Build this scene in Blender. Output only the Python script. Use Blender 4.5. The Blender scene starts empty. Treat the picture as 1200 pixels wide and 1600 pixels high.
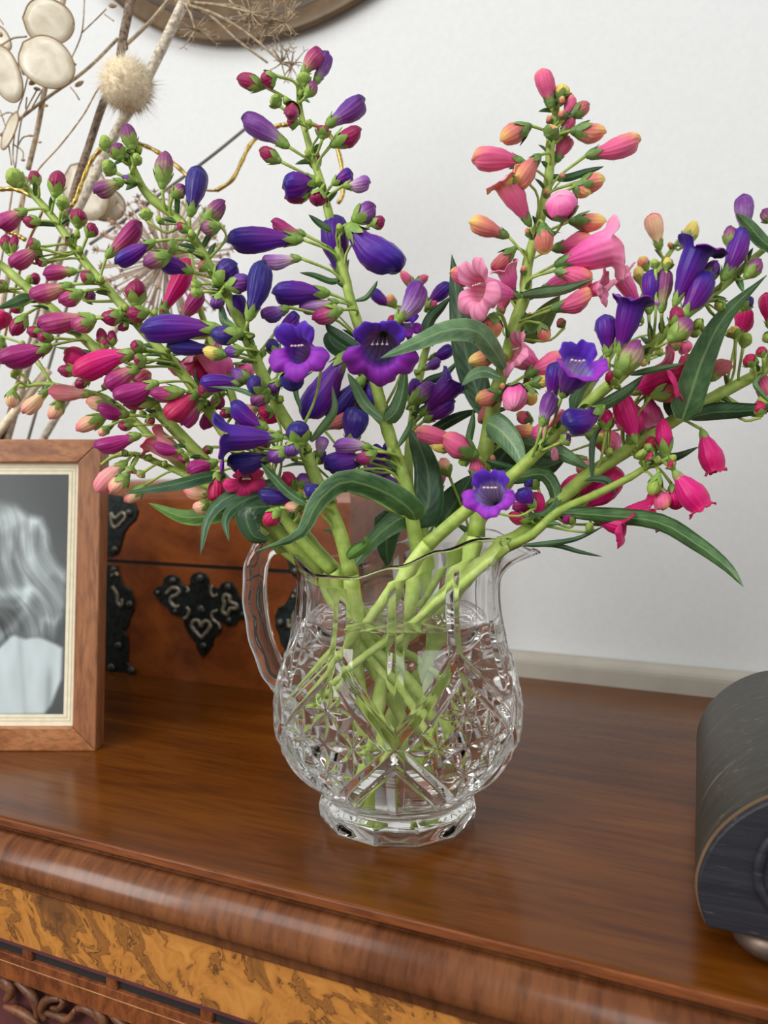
import bpy, bmesh, math, random
from mathutils import Vector, Matrix, noise

C = bpy.context.scene.collection
SC = bpy.context.scene
R = math.radians
rng = random.Random(7)

# ------------------------------------------------------------------ camera
F_PX, PITCH, YAW, CAM_H = 1170.0, R(3.23), R(22.8), 0.1865
cam_d = bpy.data.cameras.new('camera')
cam = bpy.data.objects.new('camera', cam_d); C.objects.link(cam)
cam.location = (0, 0, CAM_H)
cam.rotation_euler = (math.pi / 2 - PITCH, 0, YAW)
cam_d.sensor_fit = 'VERTICAL'; cam_d.sensor_height = 9.8; cam_d.sensor_width = 7.35
cam_d.lens = F_PX / 1600 * 9.8
cam_d.clip_start = 0.01
cam_d.dof.use_dof = True; cam_d.dof.focus_distance = 0.385; cam_d.dof.aperture_fstop = 2.4
SC.camera = cam
SC.view_settings.view_transform = 'Standard'; SC.view_settings.look = 'None'
SC.view_settings.gamma = 1.0; SC.view_settings.use_curve_mapping = False
SC.view_settings.exposure = 0.14
SC.cycles.max_bounces = 24; SC.cycles.transmission_bounces = 24; SC.cycles.glossy_bounces = 6
SC.cycles.diffuse_bounces = 4; SC.cycles.sample_clamp_indirect = 25.0

CAM_M = Matrix.Translation(cam.location) @ cam.rotation_euler.to_matrix().to_4x4()
CAM_L = Vector(cam.location)
def ray(px, py):
    return (CAM_M.to_3x3() @ Vector(((px - 600) / F_PX, (800 - py) / F_PX, -1.0)))
def pt(px, py, d):            # a point seen in that direction at depth d along the optical axis
    return CAM_L + ray(px, py) * d
def on_y(px, py, Y):          # where that line of sight meets the plane y = Y
    r = ray(px, py); return CAM_L + r * ((Y - CAM_L.y) / r.y)
MPP = 1 / F_PX                # metres per pixel per metre of depth

# ------------------------------------------------------------------ world and lights
w = bpy.data.worlds.new('room_light'); SC.world = w; w.use_nodes = True
bg = w.node_tree.nodes['Background']
bg.inputs[0].default_value = (1.0, 0.955, 0.90, 1); bg.inputs[1].default_value = 0.36
def area(name, loc, target, sx, sy, power, col):
    l = bpy.data.lights.new(name, 'AREA'); l.shape = 'RECTANGLE'; l.size = sx; l.size_y = sy
    l.energy = power; l.color = col
    o = bpy.data.objects.new(name, l); C.objects.link(o); o.location = loc
    o.rotation_euler = (Vector(target) - Vector(loc)).to_track_quat('-Z', 'Y').to_euler()
    return o
area('window_light', (-0.92, -0.95, 0.86), (-0.2, 0.5, 0.25), 0.7, 0.95, 17.5, (1.0, 0.985, 0.96))
area('window_light_far', (1.10, -0.45, 0.80), (-0.15, 0.4, 0.15), 0.5, 0.8, 4.8, (0.90, 0.965, 1.0))
area('overhead_fill', (-0.15, -0.75, 2.0), (-0.15, 0.6, 0.3), 1.1, 1.1, 15, (0.97, 0.985, 1.0))  # unseen soft fill added overhead to brighten the upper wall, not a fixture

# ------------------------------------------------------------------ helpers
def lin(c):
    return tuple(((v / 255) / 12.92 if v / 255 <= 0.04045 else ((v / 255 + 0.055) / 1.055) ** 2.4) for v in c) + (1,)
def tag(o, label=None, cat=None, group=None, kind=None):
    if label: o['label'] = label
    if cat: o['category'] = cat
    if group: o['group'] = group
    if kind: o['kind'] = kind
    return o
def empty(name, loc, rz=0):
    o = bpy.data.objects.new(name, None); C.objects.link(o); o.location = loc
    o.rotation_euler = (0, 0, rz); o.empty_display_size = 0.01
    return o
ORG = {}
def mk(name, verts, faces, mats, parent=None, smooth=True, attrs=None, mi=None):
    """One mesh object; verts are world points, stored relative to the thing's origin."""
    me = bpy.data.meshes.new(name)
    o0 = Vector((0, 0, 0))
    p = parent
    while p is not None:
        o0 = o0 + Vector(p.location); p = p.parent
    me.from_pydata([tuple(Vector(v) - o0) for v in verts], [], faces)
    for m in (mats if isinstance(mats, (list, tuple)) else [mats]): me.materials.append(m)
    if smooth: me.polygons.foreach_set('use_smooth', [True] * len(me.polygons))
    if mi: me.polygons.foreach_set('material_index', mi)
    if attrs:
        for k, vals in attrs.items():
            a = me.attributes.new(k, 'FLOAT', 'POINT'); a.data.foreach_set('value', vals)
    me.update()
    o = bpy.data.objects.new(name, me); C.objects.link(o)
    if parent: o.parent = parent
    return o
def fix_normals(o):
    bm = bmesh.new(); bm.from_mesh(o.data); bmesh.ops.recalc_face_normals(bm, faces=bm.faces); bm.to_mesh(o.data); bm.free()
def bevel(o, wd, seg=2):
    m = o.modifiers.new('edge', 'BEVEL'); m.width = wd; m.segments = seg; m.limit_method = 'ANGLE'; m.angle_limit = R(40)
    return o
class MB:                      # collects shapes for one mesh
    def __init__(s): s.v = []; s.f = []; s.a = {}
    def add(s, v, f, **at):
        n = len(s.v); s.v += [Vector(x) for x in v]; s.f += [[i + n for i in q] for q in f]
        for k, vals in at.items(): s.a.setdefault(k, []); s.a[k] += vals
    def box(s, a, b):
        (x0, y0, z0), (x1, y1, z1) = a, b
        v = [(x, y, z) for x in (x0, x1) for y in (y0, y1) for z in (z0, z1)]
        s.add(v, [[0, 1, 3, 2], [4, 6, 7, 5], [0, 4, 5, 1], [2, 3, 7, 6], [0, 2, 6, 4], [1, 5, 7, 3]])
    def tube(s, pts, rad, n=8, cap=True):
        v, f = tube_geo(pts, rad, n, cap); s.add(v, f)
    def prism(s, poly, off):   # extrude a planar polygon by the vector off
        n = len(poly); v = [Vector(p) for p in poly] + [Vector(p) + Vector(off) for p in poly]
        s.add(v, [list(range(n))[::-1], list(range(n, 2 * n))] + [[i, (i + 1) % n, n + (i + 1) % n, n + i] for i in range(n)])
    def build(s, name, mat, parent=None, smooth=False, fix=True):
        o = mk(name, s.v, s.f, mat, parent, smooth, s.a or None)
        if fix: fix_normals(o)
        return o
def spline(pts, n):            # Catmull-Rom through the points, n samples
    P = [Vector(p) for p in pts]
    if len(P) == 2: return [P[0].lerp(P[1], i / (n - 1)) for i in range(n)]
    P = [P[0] * 2 - P[1]] + P + [P[-1] * 2 - P[-2]]
    m = len(P) - 3; out = []
    for i in range(n):
        u = i / (n - 1) * m; k = min(int(u), m - 1); t = u - k
        a, b, c, d = P[k:k + 4]
        out.append(0.5 * ((2 * b) + (c - a) * t + (2 * a - 5 * b + 4 * c - d) * t * t + (3 * b - a - 3 * c + d) * t ** 3))
    return out
def tube_geo(pts, rad, n=8, cap=True):
    m = len(pts); v = []; f = []
    if not isinstance(rad, (list, tuple)): rad = [rad] * m
    up = Vector((0.3, 0.2, 0.93)); e1 = None
    for i in range(m):
        t = (pts[min(i + 1, m - 1)] - pts[max(i - 1, 0)])
        t = t.normalized() if t.length > 1e-9 else Vector((0, 0, 1))
        if e1 is None:
            e1 = t.cross(up); e1 = e1.normalized() if e1.length > 1e-3 else t.orthogonal().normalized()
        else:
            e1 = (e1 - t * e1.dot(t)).normalized()
        e2 = t.cross(e1)
        for k in range(n):
            a = 2 * math.pi * k / n
            v.append(pts[i] + (e1 * math.cos(a) + e2 * math.sin(a)) * rad[i])
    for i in range(m - 1):
        for k in range(n):
            f.append([i * n + k, i * n + (k + 1) % n, (i + 1) * n + (k + 1) % n, (i + 1) * n + k])
    if cap: f += [list(range(n))[::-1], list(range((m - 1) * n, m * n))]
    return v, f
def lathe(prof, n, ctr, radf=None):
    v = []; f = []
    for (r, z) in prof:
        for k in range(n):
            a = 2 * math.pi * k / n
            v.append(Vector((ctr[0] + r * math.cos(a), ctr[1] + r * math.sin(a), ctr[2] + z)))
    for i in range(len(prof) - 1):
        for k in range(n):
            f.append([i * n + k, i * n + (k + 1) % n, (i + 1) * n + (k + 1) % n, (i + 1) * n + k])
    f.append(list(range(n))[::-1]); f.append([(len(prof) - 1) * n + k for k in range(n)])
    return v, f

# ------------------------------------------------------------------ materials
def mat(name):
    m = bpy.data.materials.new(name); m.use_nodes = True
    nt = m.node_tree; return m, nt, nt.nodes['Principled BSDF']
def N(nt, typ, **kw):
    n = nt.nodes.new(typ)
    for k, v in kw.items():
        if k in n.inputs: n.inputs[k].default_value = v
        else: setattr(n, k, v)
    return n
def ramp(nt, stops, fac, interp='LINEAR'):
    r = nt.nodes.new('ShaderNodeValToRGB'); r.color_ramp.interpolation = interp
    els = r.color_ramp.elements
    while len(els) < len(stops): els.new(0.5)
    for e, (p, c) in zip(els, stops): e.position = p; e.color = lin(c)
    nt.links.new(fac, r.inputs[0]); return r.outputs[0]
def mixc(nt, a, b, fac, mode='MIX'):
    m = nt.nodes.new('ShaderNodeMix'); m.data_type = 'RGBA'; m.blend_type = mode
    for s, x in ((0, fac), (6, a), (7, b)):
        if hasattr(x, 'is_output'): nt.links.new(x, m.inputs[s])
        else: m.inputs[s].default_value = x
    return m.outputs[2]
def plain(name, col, rough=0.6, bump=0.0, bscale=60, var=0.06, metal=0.0, spec=0.5):
    m, nt, b = mat(name)
    tc = N(nt, 'ShaderNodeTexCoord'); no = N(nt, 'ShaderNodeTexNoise', Scale=bscale, Detail=4.0)
    nt.links.new(tc.outputs['Object'], no.inputs['Vector'])
    lo = tuple(max(0, c * (1 - var * 2)) for c in col); hi = tuple(min(255, c * (1 + var)) for c in col)
    nt.links.new(ramp(nt, [(0.3, lo), (0.7, hi)], no.outputs[0]), b.inputs['Base Color'])
    b.inputs['Roughness'].default_value = rough; b.inputs['Metallic'].default_value = metal
    b.inputs['Specular IOR Level'].default_value = spec
    if bump:
        bp = N(nt, 'ShaderNodeBump', Strength=bump, Distance=0.001)
        nt.links.new(no.outputs[0], bp.inputs['Height']); nt.links.new(bp.outputs[0], b.inputs['Normal'])
    return m
def wood(name, stops, scale=(6, 90, 90), rough=0.3, coat=0.0, dist=1.2, bump=0.05, fine=.5, spec=0.5):
    """Grain that runs along the axis with the smallest scale."""
    m, nt, b = mat(name)
    tc = N(nt, 'ShaderNodeTexCoord'); mp = N(nt, 'ShaderNodeMapping'); mp.inputs['Scale'].default_value = scale
    nt.links.new(tc.outputs['Object'], mp.inputs[0])
    n1 = N(nt, 'ShaderNodeTexNoise', Scale=1.0, Detail=5.0, Roughness=0.6, Distortion=dist)
    nt.links.new(mp.outputs[0], n1.inputs['Vector'])
    col = ramp(nt, stops, n1.outputs[0])
    if fine:
        mp2 = N(nt, 'ShaderNodeMapping'); mp2.inputs['Scale'].default_value = tuple(s * 7 for s in scale)
        nt.links.new(tc.outputs['Object'], mp2.inputs[0])
        n2 = N(nt, 'ShaderNodeTexNoise', Scale=1.0, Detail=3.0, Roughness=0.6)
        nt.links.new(mp2.outputs[0], n2.inputs['Vector'])
        g = ramp(nt, [(0.35, (150, 140, 130)), (0.55, (255, 255, 255))], n2.outputs[0])
        col = mixc(nt, col, g, fine, 'MULTIPLY')
        bp = N(nt, 'ShaderNodeBump', Strength=bump, Distance=0.0006)
        nt.links.new(n2.outputs[0], bp.inputs['Height']); nt.links.new(bp.outputs[0], b.inputs['Normal'])
    nt.links.new(col, b.inputs['Base Color'])
    b.inputs['Roughness'].default_value = rough; b.inputs['Coat Weight'].default_value = coat
    b.inputs['Coat Roughness'].default_value = 0.12; b.inputs['Specular IOR Level'].default_value = spec
    return m
def petal(name, stops, streak=0.25, scol=(60, 20, 90), rough=0.42, side=None):
    """Pigment that runs from the flower's base (t=0) to its tip (t=1), with fine veins round it."""
    m, nt, b = mat(name)
    at = N(nt, 'ShaderNodeAttribute', attribute_name='t'); aa = N(nt, 'ShaderNodeAttribute', attribute_name='ang')
    ar = N(nt, 'ShaderNodeAttribute', attribute_name='rnd')
    tc = N(nt, 'ShaderNodeTexCoord'); no = N(nt, 'ShaderNodeTexNoise', Scale=260.0, Detail=3.0)
    nt.links.new(tc.outputs['Object'], no.inputs['Vector'])
    ad = N(nt, 'ShaderNodeMath', operation='MULTIPLY_ADD'); nt.links.new(no.outputs[0], ad.inputs[0]); ad.inputs[1].default_value = 0.30
    nt.links.new(at.outputs['Fac'], ad.inputs[2])
    su = N(nt, 'ShaderNodeMath', operation='MULTIPLY_ADD'); nt.links.new(ar.outputs['Fac'], su.inputs[0]); su.inputs[1].default_value = 0.22
    nt.links.new(ad.outputs[0], su.inputs[2])
    s2 = N(nt, 'ShaderNodeMath', operation='SUBTRACT'); nt.links.new(su.outputs[0], s2.inputs[0]); s2.inputs[1].default_value = 0.26
    col = ramp(nt, stops, s2.outputs[0])
    mu = N(nt, 'ShaderNodeMath', operation='MULTIPLY'); nt.links.new(aa.outputs['Fac'], mu.inputs[0]); mu.inputs[1].default_value = 15.0
    si = N(nt, 'ShaderNodeMath', operation='SINE'); nt.links.new(mu.outputs[0], si.inputs[0])
    pw = N(nt, 'ShaderNodeMapRange'); nt.links.new(si.outputs[0], pw.inputs[0])
    pw.inputs[1].default_value = 0.3; pw.inputs[2].default_value = 1.0; pw.inputs[3].default_value = 0; pw.inputs[4].default_value = streak
    col = mixc(nt, col, lin(scol), pw.outputs[0])
    if side:
        ph = N(nt, 'ShaderNodeMath', operation='MULTIPLY_ADD'); nt.links.new(ar.outputs['Fac'], ph.inputs[0]); ph.inputs[1].default_value = 6.28
        nt.links.new(aa.outputs['Fac'], ph.inputs[2])
        sn = N(nt, 'ShaderNodeMath', operation='SINE'); nt.links.new(ph.outputs[0], sn.inputs[0])
        sm = N(nt, 'ShaderNodeMapRange'); nt.links.new(sn.outputs[0], sm.inputs[0])
        sm.inputs[1].default_value = -.2; sm.inputs[2].default_value = 1; sm.inputs[3].default_value = 0; sm.inputs[4].default_value = .6
        col = mixc(nt, col, lin(side), sm.outputs[0])
    nt.links.new(col, b.inputs['Base Color'])
    bh = N(nt, 'ShaderNodeMath', operation='MULTIPLY_ADD'); nt.links.new(no.outputs[0], bh.inputs[0]); bh.inputs[1].default_value = 1.2; nt.links.new(si.outputs[0], bh.inputs[2])
    bp = N(nt, 'ShaderNodeBump', Strength=.22, Distance=.0005); nt.links.new(bh.outputs[0], bp.inputs['Height']); nt.links.new(bp.outputs[0], b.inputs['Normal'])
    b.inputs['Roughness'].default_value = rough
    b.inputs['Subsurface Weight'].default_value = 0.12; b.inputs['Subsurface Scale'].default_value = 0.002
    b.inputs['Sheen Weight'].default_value = 0.10; b.inputs['Specular IOR Level'].default_value = .32; b.inputs['Roughness'].default_value = min(.6, rough + .08)
    return m
PET = {
 'PU': petal('purple_petal', [(0, (150, 118, 172)), (.12, (108, 22, 132)), (.4, (104, 8, 138)), (.6, (84, 14, 142)), (.8, (58, 28, 142)), (1, (36, 22, 104))], .16, (50, 6, 100), .34, (62, 32, 152)),
 'IN': petal('indigo_petal', [(0, (112, 86, 140)), (.2, (70, 30, 124)), (.5, (58, 26, 122)), (.8, (40, 32, 118)), (1, (26, 26, 78))], .16, (26, 18, 80), .32, (44, 44, 130)),
 'VM': petal('violet_petal', [(0, (200, 190, 150)), (.2, (172, 140, 186)), (.45, (128, 66, 150)), (.75, (104, 36, 130)), (1, (66, 28, 104))], .2, (80, 20, 104), .36, (92, 60, 160)),
 'VG': petal('violet_bud_petal', [(0, (170, 180, 92)), (.28, (172, 160, 112)), (.5, (146, 76, 122)), (.8, (118, 44, 112)), (1, (92, 34, 92))], .22, (90, 40, 90), .42),
 'VP': petal('pale_violet_petal', [(0, (204, 196, 150)), (.3, (198, 164, 196)), (.65, (158, 98, 178)), (1, (116, 54, 150))], .2, (110, 50, 130), .42),
 'RB': petal('raspberry_bud_petal', [(0, (170, 164, 96)), (.16, (180, 80, 98)), (.36, (158, 26, 86)), (1, (132, 14, 74))], .12, (112, 10, 62), .34),
 'RT': petal('raspberry_petal', [(0, (208, 182, 130)), (.2, (200, 146, 124)), (.42, (182, 72, 118)), (.65, (158, 30, 110)), (1, (132, 20, 98))], .16, (128, 16, 84), .36, (160, 26, 112)),
 'MG': petal('magenta_petal', [(0, (200, 120, 156)), (.16, (180, 46, 130)), (.5, (160, 22, 114)), (1, (138, 16, 100))], .2, (130, 14, 92), .38),
 'HP': petal('hot_pink_petal', [(0, (220, 80, 146)), (.14, (216, 26, 128)), (.5, (212, 12, 114)), (.8, (200, 10, 96)), (1, (184, 8, 84))], .14, (178, 6, 90), .36),
 'CR': petal('crimson_petal', [(0, (206, 90, 120)), (.3, (200, 34, 92)), (1, (176, 16, 76))], .15, (150, 14, 70), .36),
 'CO': petal('coral_petal', [(0, (190, 110, 112)), (.2, (212, 82, 132)), (.6, (228, 102, 144)), (.85, (238, 138, 126)), (1, (246, 192, 128))], .12, (204, 66, 116), .42),
 'CY': petal('coral_bud_petal', [(0, (176, 130, 96)), (.25, (206, 110, 112)), (.55, (224, 140, 114)), (.8, (236, 190, 112)), (1, (238, 212, 122))], .12, (200, 110, 100), .42),
 'YG': petal('yellow_bud_petal', [(0, (186, 186, 92)), (.4, (222, 200, 104)), (1, (234, 214, 116))], .12, (200, 170, 90), .45),
 'PK': petal('pink_petal', [(0, (212, 60, 142)), (.4, (238, 96, 168)), (.75, (248, 142, 190)), (1, (250, 172, 204))], .16, (214, 66, 148), .45),
 'PE': petal('peach_petal', [(0, (236, 214, 158)), (.35, (243, 208, 164)), (.7, (242, 178, 152)), (.9, (238, 140, 136)), (1, (230, 100, 120))], .12, (236, 150, 140), .45),
 'PP': petal('peach_pink_petal', [(0, (238, 190, 170)), (.4, (238, 160, 160)), (.8, (236, 136, 150)), (1, (226, 80, 120))], .2, (224, 100, 130), .45),
 'BR': petal('dusky_bud_petal', [(0, (160, 120, 90)), (.4, (190, 106, 104)), (1, (176, 76, 88))], .15, (140, 70, 70), .45),
 'GR': petal('green_bud_petal', [(0, (136, 168, 66)), (.6, (164, 190, 84)), (1, (176, 186, 92))], .25, (110, 146, 54), .45),
}
def throat(name, stops, scol, upper=None):
    m = petal(name, stops, .4, scol, .5)
    if upper:                                       # the two upper lobes are of another hue than the three lower ones
        nt = m.node_tree; b = nt.nodes['Principled BSDF']; src = b.inputs['Base Color'].links[0].from_socket
        aa = N(nt, 'ShaderNodeAttribute', attribute_name='ang'); sn = N(nt, 'ShaderNodeMath', operation='SINE'); nt.links.new(aa.outputs['Fac'], sn.inputs[0])
        at = N(nt, 'ShaderNodeAttribute', attribute_name='t')
        f1 = N(nt, 'ShaderNodeMapRange'); nt.links.new(sn.outputs[0], f1.inputs[0]); f1.inputs[1].default_value = .05; f1.inputs[2].default_value = .5
        f2 = N(nt, 'ShaderNodeMapRange'); nt.links.new(at.outputs['Fac'], f2.inputs[0]); f2.inputs[1].default_value = .6; f2.inputs[2].default_value = .74; f2.inputs[4].default_value = .85
        mu = N(nt, 'ShaderNodeMath', operation='MULTIPLY'); nt.links.new(f1.outputs[0], mu.inputs[0]); nt.links.new(f2.outputs[0], mu.inputs[1])
        nt.links.new(mixc(nt, src, lin(upper), mu.outputs[0]), b.inputs['Base Color'])
    return m
THR = {
 'PU': throat('purple_throat', [(0, (232, 228, 244)), (.42, (206, 196, 234)), (.58, (150, 124, 214)), (.70, (142, 50, 188)), (.82, (156, 40, 188)), (1, (140, 32, 174))], (80, 50, 150), (68, 36, 178)),
 'HP': throat('hot_pink_throat', [(0, (240, 200, 210)), (.6, (226, 60, 130)), (1, (222, 36, 120))], (200, 20, 96)),
 'PK': throat('pink_throat', [(0, (250, 226, 214)), (.5, (246, 206, 206)), (.75, (238, 142, 178)), (1, (240, 150, 184))], (206, 60, 122)),
}
THR['IN'] = THR['PU']; THR['VM'] = THR['PU']; THR['PP'] = THR['PK']; THR['CR'] = THR['HP']; THR['MG'] = THR['HP']

def green(name, a, b_, rough=.5, bscale=200):
    m, nt, b = mat(name)
    tc = N(nt, 'ShaderNodeTexCoord'); no = N(nt, 'ShaderNodeTexNoise', Scale=bscale, Detail=3.0)
    nt.links.new(tc.outputs['Object'], no.inputs['Vector'])
    nt.links.new(ramp(nt, [(.35, a), (.68, b_)], no.outputs[0]), b.inputs['Base Color'])
    b.inputs['Roughness'].default_value = rough
    b.inputs['Subsurface Weight'].default_value = .1; b.inputs['Subsurface Scale'].default_value = .002
    return m
M_STEM = green('stem_green', (142, 168, 70), (174, 196, 94))
M_STEM_LO = green('stem_light_green', (184, 212, 96), (214, 234, 140))
M_CALYX = green('calyx_green', (116, 152, 62), (152, 182, 86))
M_CALYX_D = green('calyx_dark_green', (84, 122, 56), (124, 154, 78))
def leafmat(name, dark, light, rib):
    m, nt, b = mat(name)
    aw = N(nt, 'ShaderNodeAttribute', attribute_name='across'); al = N(nt, 'ShaderNodeAttribute', attribute_name='along')
    tc = N(nt, 'ShaderNodeTexCoord'); no = N(nt, 'ShaderNodeTexNoise', Scale=120.0, Detail=4.0)
    nt.links.new(tc.outputs['Object'], no.inputs['Vector'])
    base = ramp(nt, [(.35, dark), (.7, light)], no.outputs[0])
    ab = N(nt, 'ShaderNodeMath', operation='ABSOLUTE'); nt.links.new(aw.outputs['Fac'], ab.inputs[0])
    rb = N(nt, 'ShaderNodeMapRange'); nt.links.new(ab.outputs[0], rb.inputs[0])
    rb.inputs[1].default_value = 0.02; rb.inputs[2].default_value = 0.13; rb.inputs[3].default_value = .55; rb.inputs[4].default_value = 0
    c1 = mixc(nt, base, lin(rib), rb.outputs[0])
    ed = N(nt, 'ShaderNodeMapRange'); nt.links.new(ab.outputs[0], ed.inputs[0])
    ed.inputs[1].default_value = .90; ed.inputs[2].default_value = 1.0; ed.inputs[3].default_value = 0; ed.inputs[4].default_value = .45
    c2 = mixc(nt, c1, lin(rib), ed.outputs[0])
    # side veins
    ma = N(nt, 'ShaderNodeMath', operation='MULTIPLY_ADD'); nt.links.new(ab.outputs[0], ma.inputs[0]); ma.inputs[1].default_value = -14.0
    m2 = N(nt, 'ShaderNodeMath', operation='MULTIPLY'); nt.links.new(al.outputs['Fac'], m2.inputs[0]); m2.inputs[1].default_value = 70.0
    nt.links.new(m2.outputs[0], ma.inputs[2])
    si = N(nt, 'ShaderNodeMath', operation='SINE'); nt.links.new(ma.outputs[0], si.inputs[0])
    mr = N(nt, 'ShaderNodeMapRange'); nt.links.new(si.outputs[0], mr.inputs[0])
    mr.inputs[1].default_value = .8; mr.inputs[2].default_value = 1; mr.inputs[3].default_value = 0; mr.inputs[4].default_value = .05
    c3 = mixc(nt, c2, lin(rib), mr.outputs[0])
    nt.links.new(c3, b.inputs['Base Color'])
    b.inputs['Roughness'].default_value = .42
    bp = N(nt, 'ShaderNodeBump', Strength=.10, Distance=.0004); nt.links.new(si.outputs[0], bp.inputs['Height']); nt.links.new(bp.outputs[0], b.inputs['Normal'])
    return m
M_LEAF = leafmat('leaf_green', (56, 92, 52), (86, 126, 74), (150, 180, 120))
M_LEAF_D = leafmat('leaf_dark_green', (40, 74, 46), (62, 98, 62), (110, 150, 96))
M_LEAF_G = leafmat('leaf_grey_green', (82, 118, 80), (112, 148, 102), (160, 186, 130))
M_LEAF_B = leafmat('leaf_bright_green', (82, 126, 56), (110, 154, 72), (150, 184, 110))
M_ANTHER = plain('anther_cream', (226, 204, 196), .6, var=.05)

def glass(name, ior, col=(1, 1, 1, 1), rough=0.0):
    m, nt, b = mat(name)
    b.inputs['Base Color'].default_value = col; b.inputs['Transmission Weight'].default_value = 1.0
    b.inputs['IOR'].default_value = ior; b.inputs['Roughness'].default_value = rough
    return m
M_GLASS = glass('pressed_glass', 1.48, (.997, 1, .997, 1))
M_WET = glass('wetted_glass', 1.48 / 1.33, (.998, 1, .998, 1))
M_CLEAR = glass('water_against_glass', 1.0)
M_WATER = glass('vase_water', 1.33, (.998, 1.0, .995, 1))

M_TOP = wood('polished_walnut_top', [(.2, (58, 26, 2)), (.42, (96, 49, 7)), (.6, (111, 61, 14)), (.8, (124, 73, 24))], (3.2, 34, 40), .22, .05, 1.2, .008, .35, .24)
M_MOULD = wood('walnut_moulding', [(.28, (86, 47, 25)), (.5, (118, 70, 40)), (.78, (142, 90, 54))], (34, 7, 9), .27, .1, .8, .02, .5, .34)
M_LIP = wood('walnut_lip', [(.3, (98, 50, 24)), (.7, (142, 80, 42))], (10, 120, 120), .4, .1)
M_RAIL = wood('walnut_rail', [(.3, (96, 48, 24)), (.7, (152, 86, 44))], (60, 60, 30), .38, .1, 2.0)
M_CARVE = wood('carved_walnut', [(.3, (84, 50, 32)), (.7, (132, 82, 52))], (50, 90, 50), .45)
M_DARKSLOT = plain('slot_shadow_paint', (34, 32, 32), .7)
M_INLAY = plain('boxwood_inlay', (188, 142, 98), .45)
M_PLUM = plain('plum_lining', (92, 44, 46), .7)
def burl():
    m, nt, b = mat('burl_walnut_veneer')
    tc = N(nt, 'ShaderNodeTexCoord')
    n0 = N(nt, 'ShaderNodeTexNoise', Scale=22.0, Detail=3.0, Roughness=.55, Distortion=1.6); nt.links.new(tc.outputs['Object'], n0.inputs['Vector'])
    mx = nt.nodes.new('ShaderNodeMix'); mx.data_type = 'RGBA'; mx.blend_type = 'ADD'; mx.inputs[0].default_value = .05
    nt.links.new(tc.outputs['Object'], mx.inputs[6]); nt.links.new(n0.outputs[1], mx.inputs[7])
    mp = N(nt, 'ShaderNodeMapping'); mp.inputs['Scale'].default_value = (24, 24, 17); mp.inputs['Rotation'].default_value = (0, R(28), 0)
    nt.links.new(mx.outputs[2], mp.inputs[0])
    n1 = N(nt, 'ShaderNodeTexNoise', Scale=1.0, Detail=5.0, Roughness=.55, Distortion=2.6); nt.links.new(mp.outputs[0], n1.inputs['Vector'])
    base = ramp(nt, [(.28, (92, 62, 40)), (.42, (148, 96, 46)), (.55, (190, 126, 58)), (.72, (206, 146, 72))], n1.outputs[0])
    # dark squiggling veins where the noise crosses a value
    sb = N(nt, 'ShaderNodeMath', operation='SUBTRACT'); nt.links.new(n1.outputs[0], sb.inputs[0]); sb.inputs[1].default_value = .47
    ab = N(nt, 'ShaderNodeMath', operation='ABSOLUTE'); nt.links.new(sb.outputs[0], ab.inputs[0])
    mr = N(nt, 'ShaderNodeMapRange'); nt.links.new(ab.outputs[0], mr.inputs[0])
    mr.inputs[1].default_value = 0; mr.inputs[2].default_value = .02; mr.inputs[3].default_value = .85; mr.inputs[4].default_value = 0
    c = mixc(nt, base, lin((66, 44, 30)), mr.outputs[0])
    n3 = N(nt, 'ShaderNodeTexNoise', Scale=7.0, Detail=2.0); nt.links.new(tc.outputs['Object'], n3.inputs['Vector'])
    mk2 = N(nt, 'ShaderNodeMapRange'); nt.links.new(n3.outputs[0], mk2.inputs[0])
    mk2.inputs[1].default_value = .58; mk2.inputs[2].default_value = .7; mk2.inputs[3].default_value = 0; mk2.inputs[4].default_value = .45
    c = mixc(nt, c, lin((104, 84, 74)), mk2.outputs[0])
    nt.links.new(c, b.inputs['Base Color']); b.inputs['Roughness'].default_value = .35; b.inputs['Coat Weight'].default_value = .2
    return m
M_BURL = burl()
M_WALL = plain('painted_wall', (222, 224, 224), .85, .015, 200, .006)
M_TRIM = plain('painted_trim', (182, 176, 163), .6, 0, 40, .02)
M_FRAME = wood('teak_frame', [(.28, (122, 72, 42)), (.5, (158, 102, 66)), (.75, (180, 124, 86))], (60, 60, 7), .42, 0, .8)
M_FRAME_H = wood('teak_frame_rail', [(.28, (130, 78, 42)), (.5, (168, 108, 64)), (.75, (188, 130, 84))], (7, 60, 60), .42, 0, .8)
M_MAT = plain('cream_mount', (240, 232, 204), .7, 0, 200, .02)
M_MATL = plain('mount_ruled_line', (206, 198, 172), .7)
M_BOX = wood('walnut_box_veneer', [(.25, (84, 38, 16)), (.42, (128, 64, 26)), (.58, (158, 86, 36)), (.74, (164, 92, 42)), (.88, (126, 64, 30))], (10, 13, 13), .32, .12, .9, .02, .35)
M_BOXD = plain('box_lid_shadow_gap', (22, 14, 10), .8)
M_IRON = plain('blackened_metal', (44, 54, 54), .42, .3, 220, .2, .6)
M_IRONH = plain('worn_metal_relief', (150, 144, 126), .42, .2, 300, .15, .35)
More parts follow.
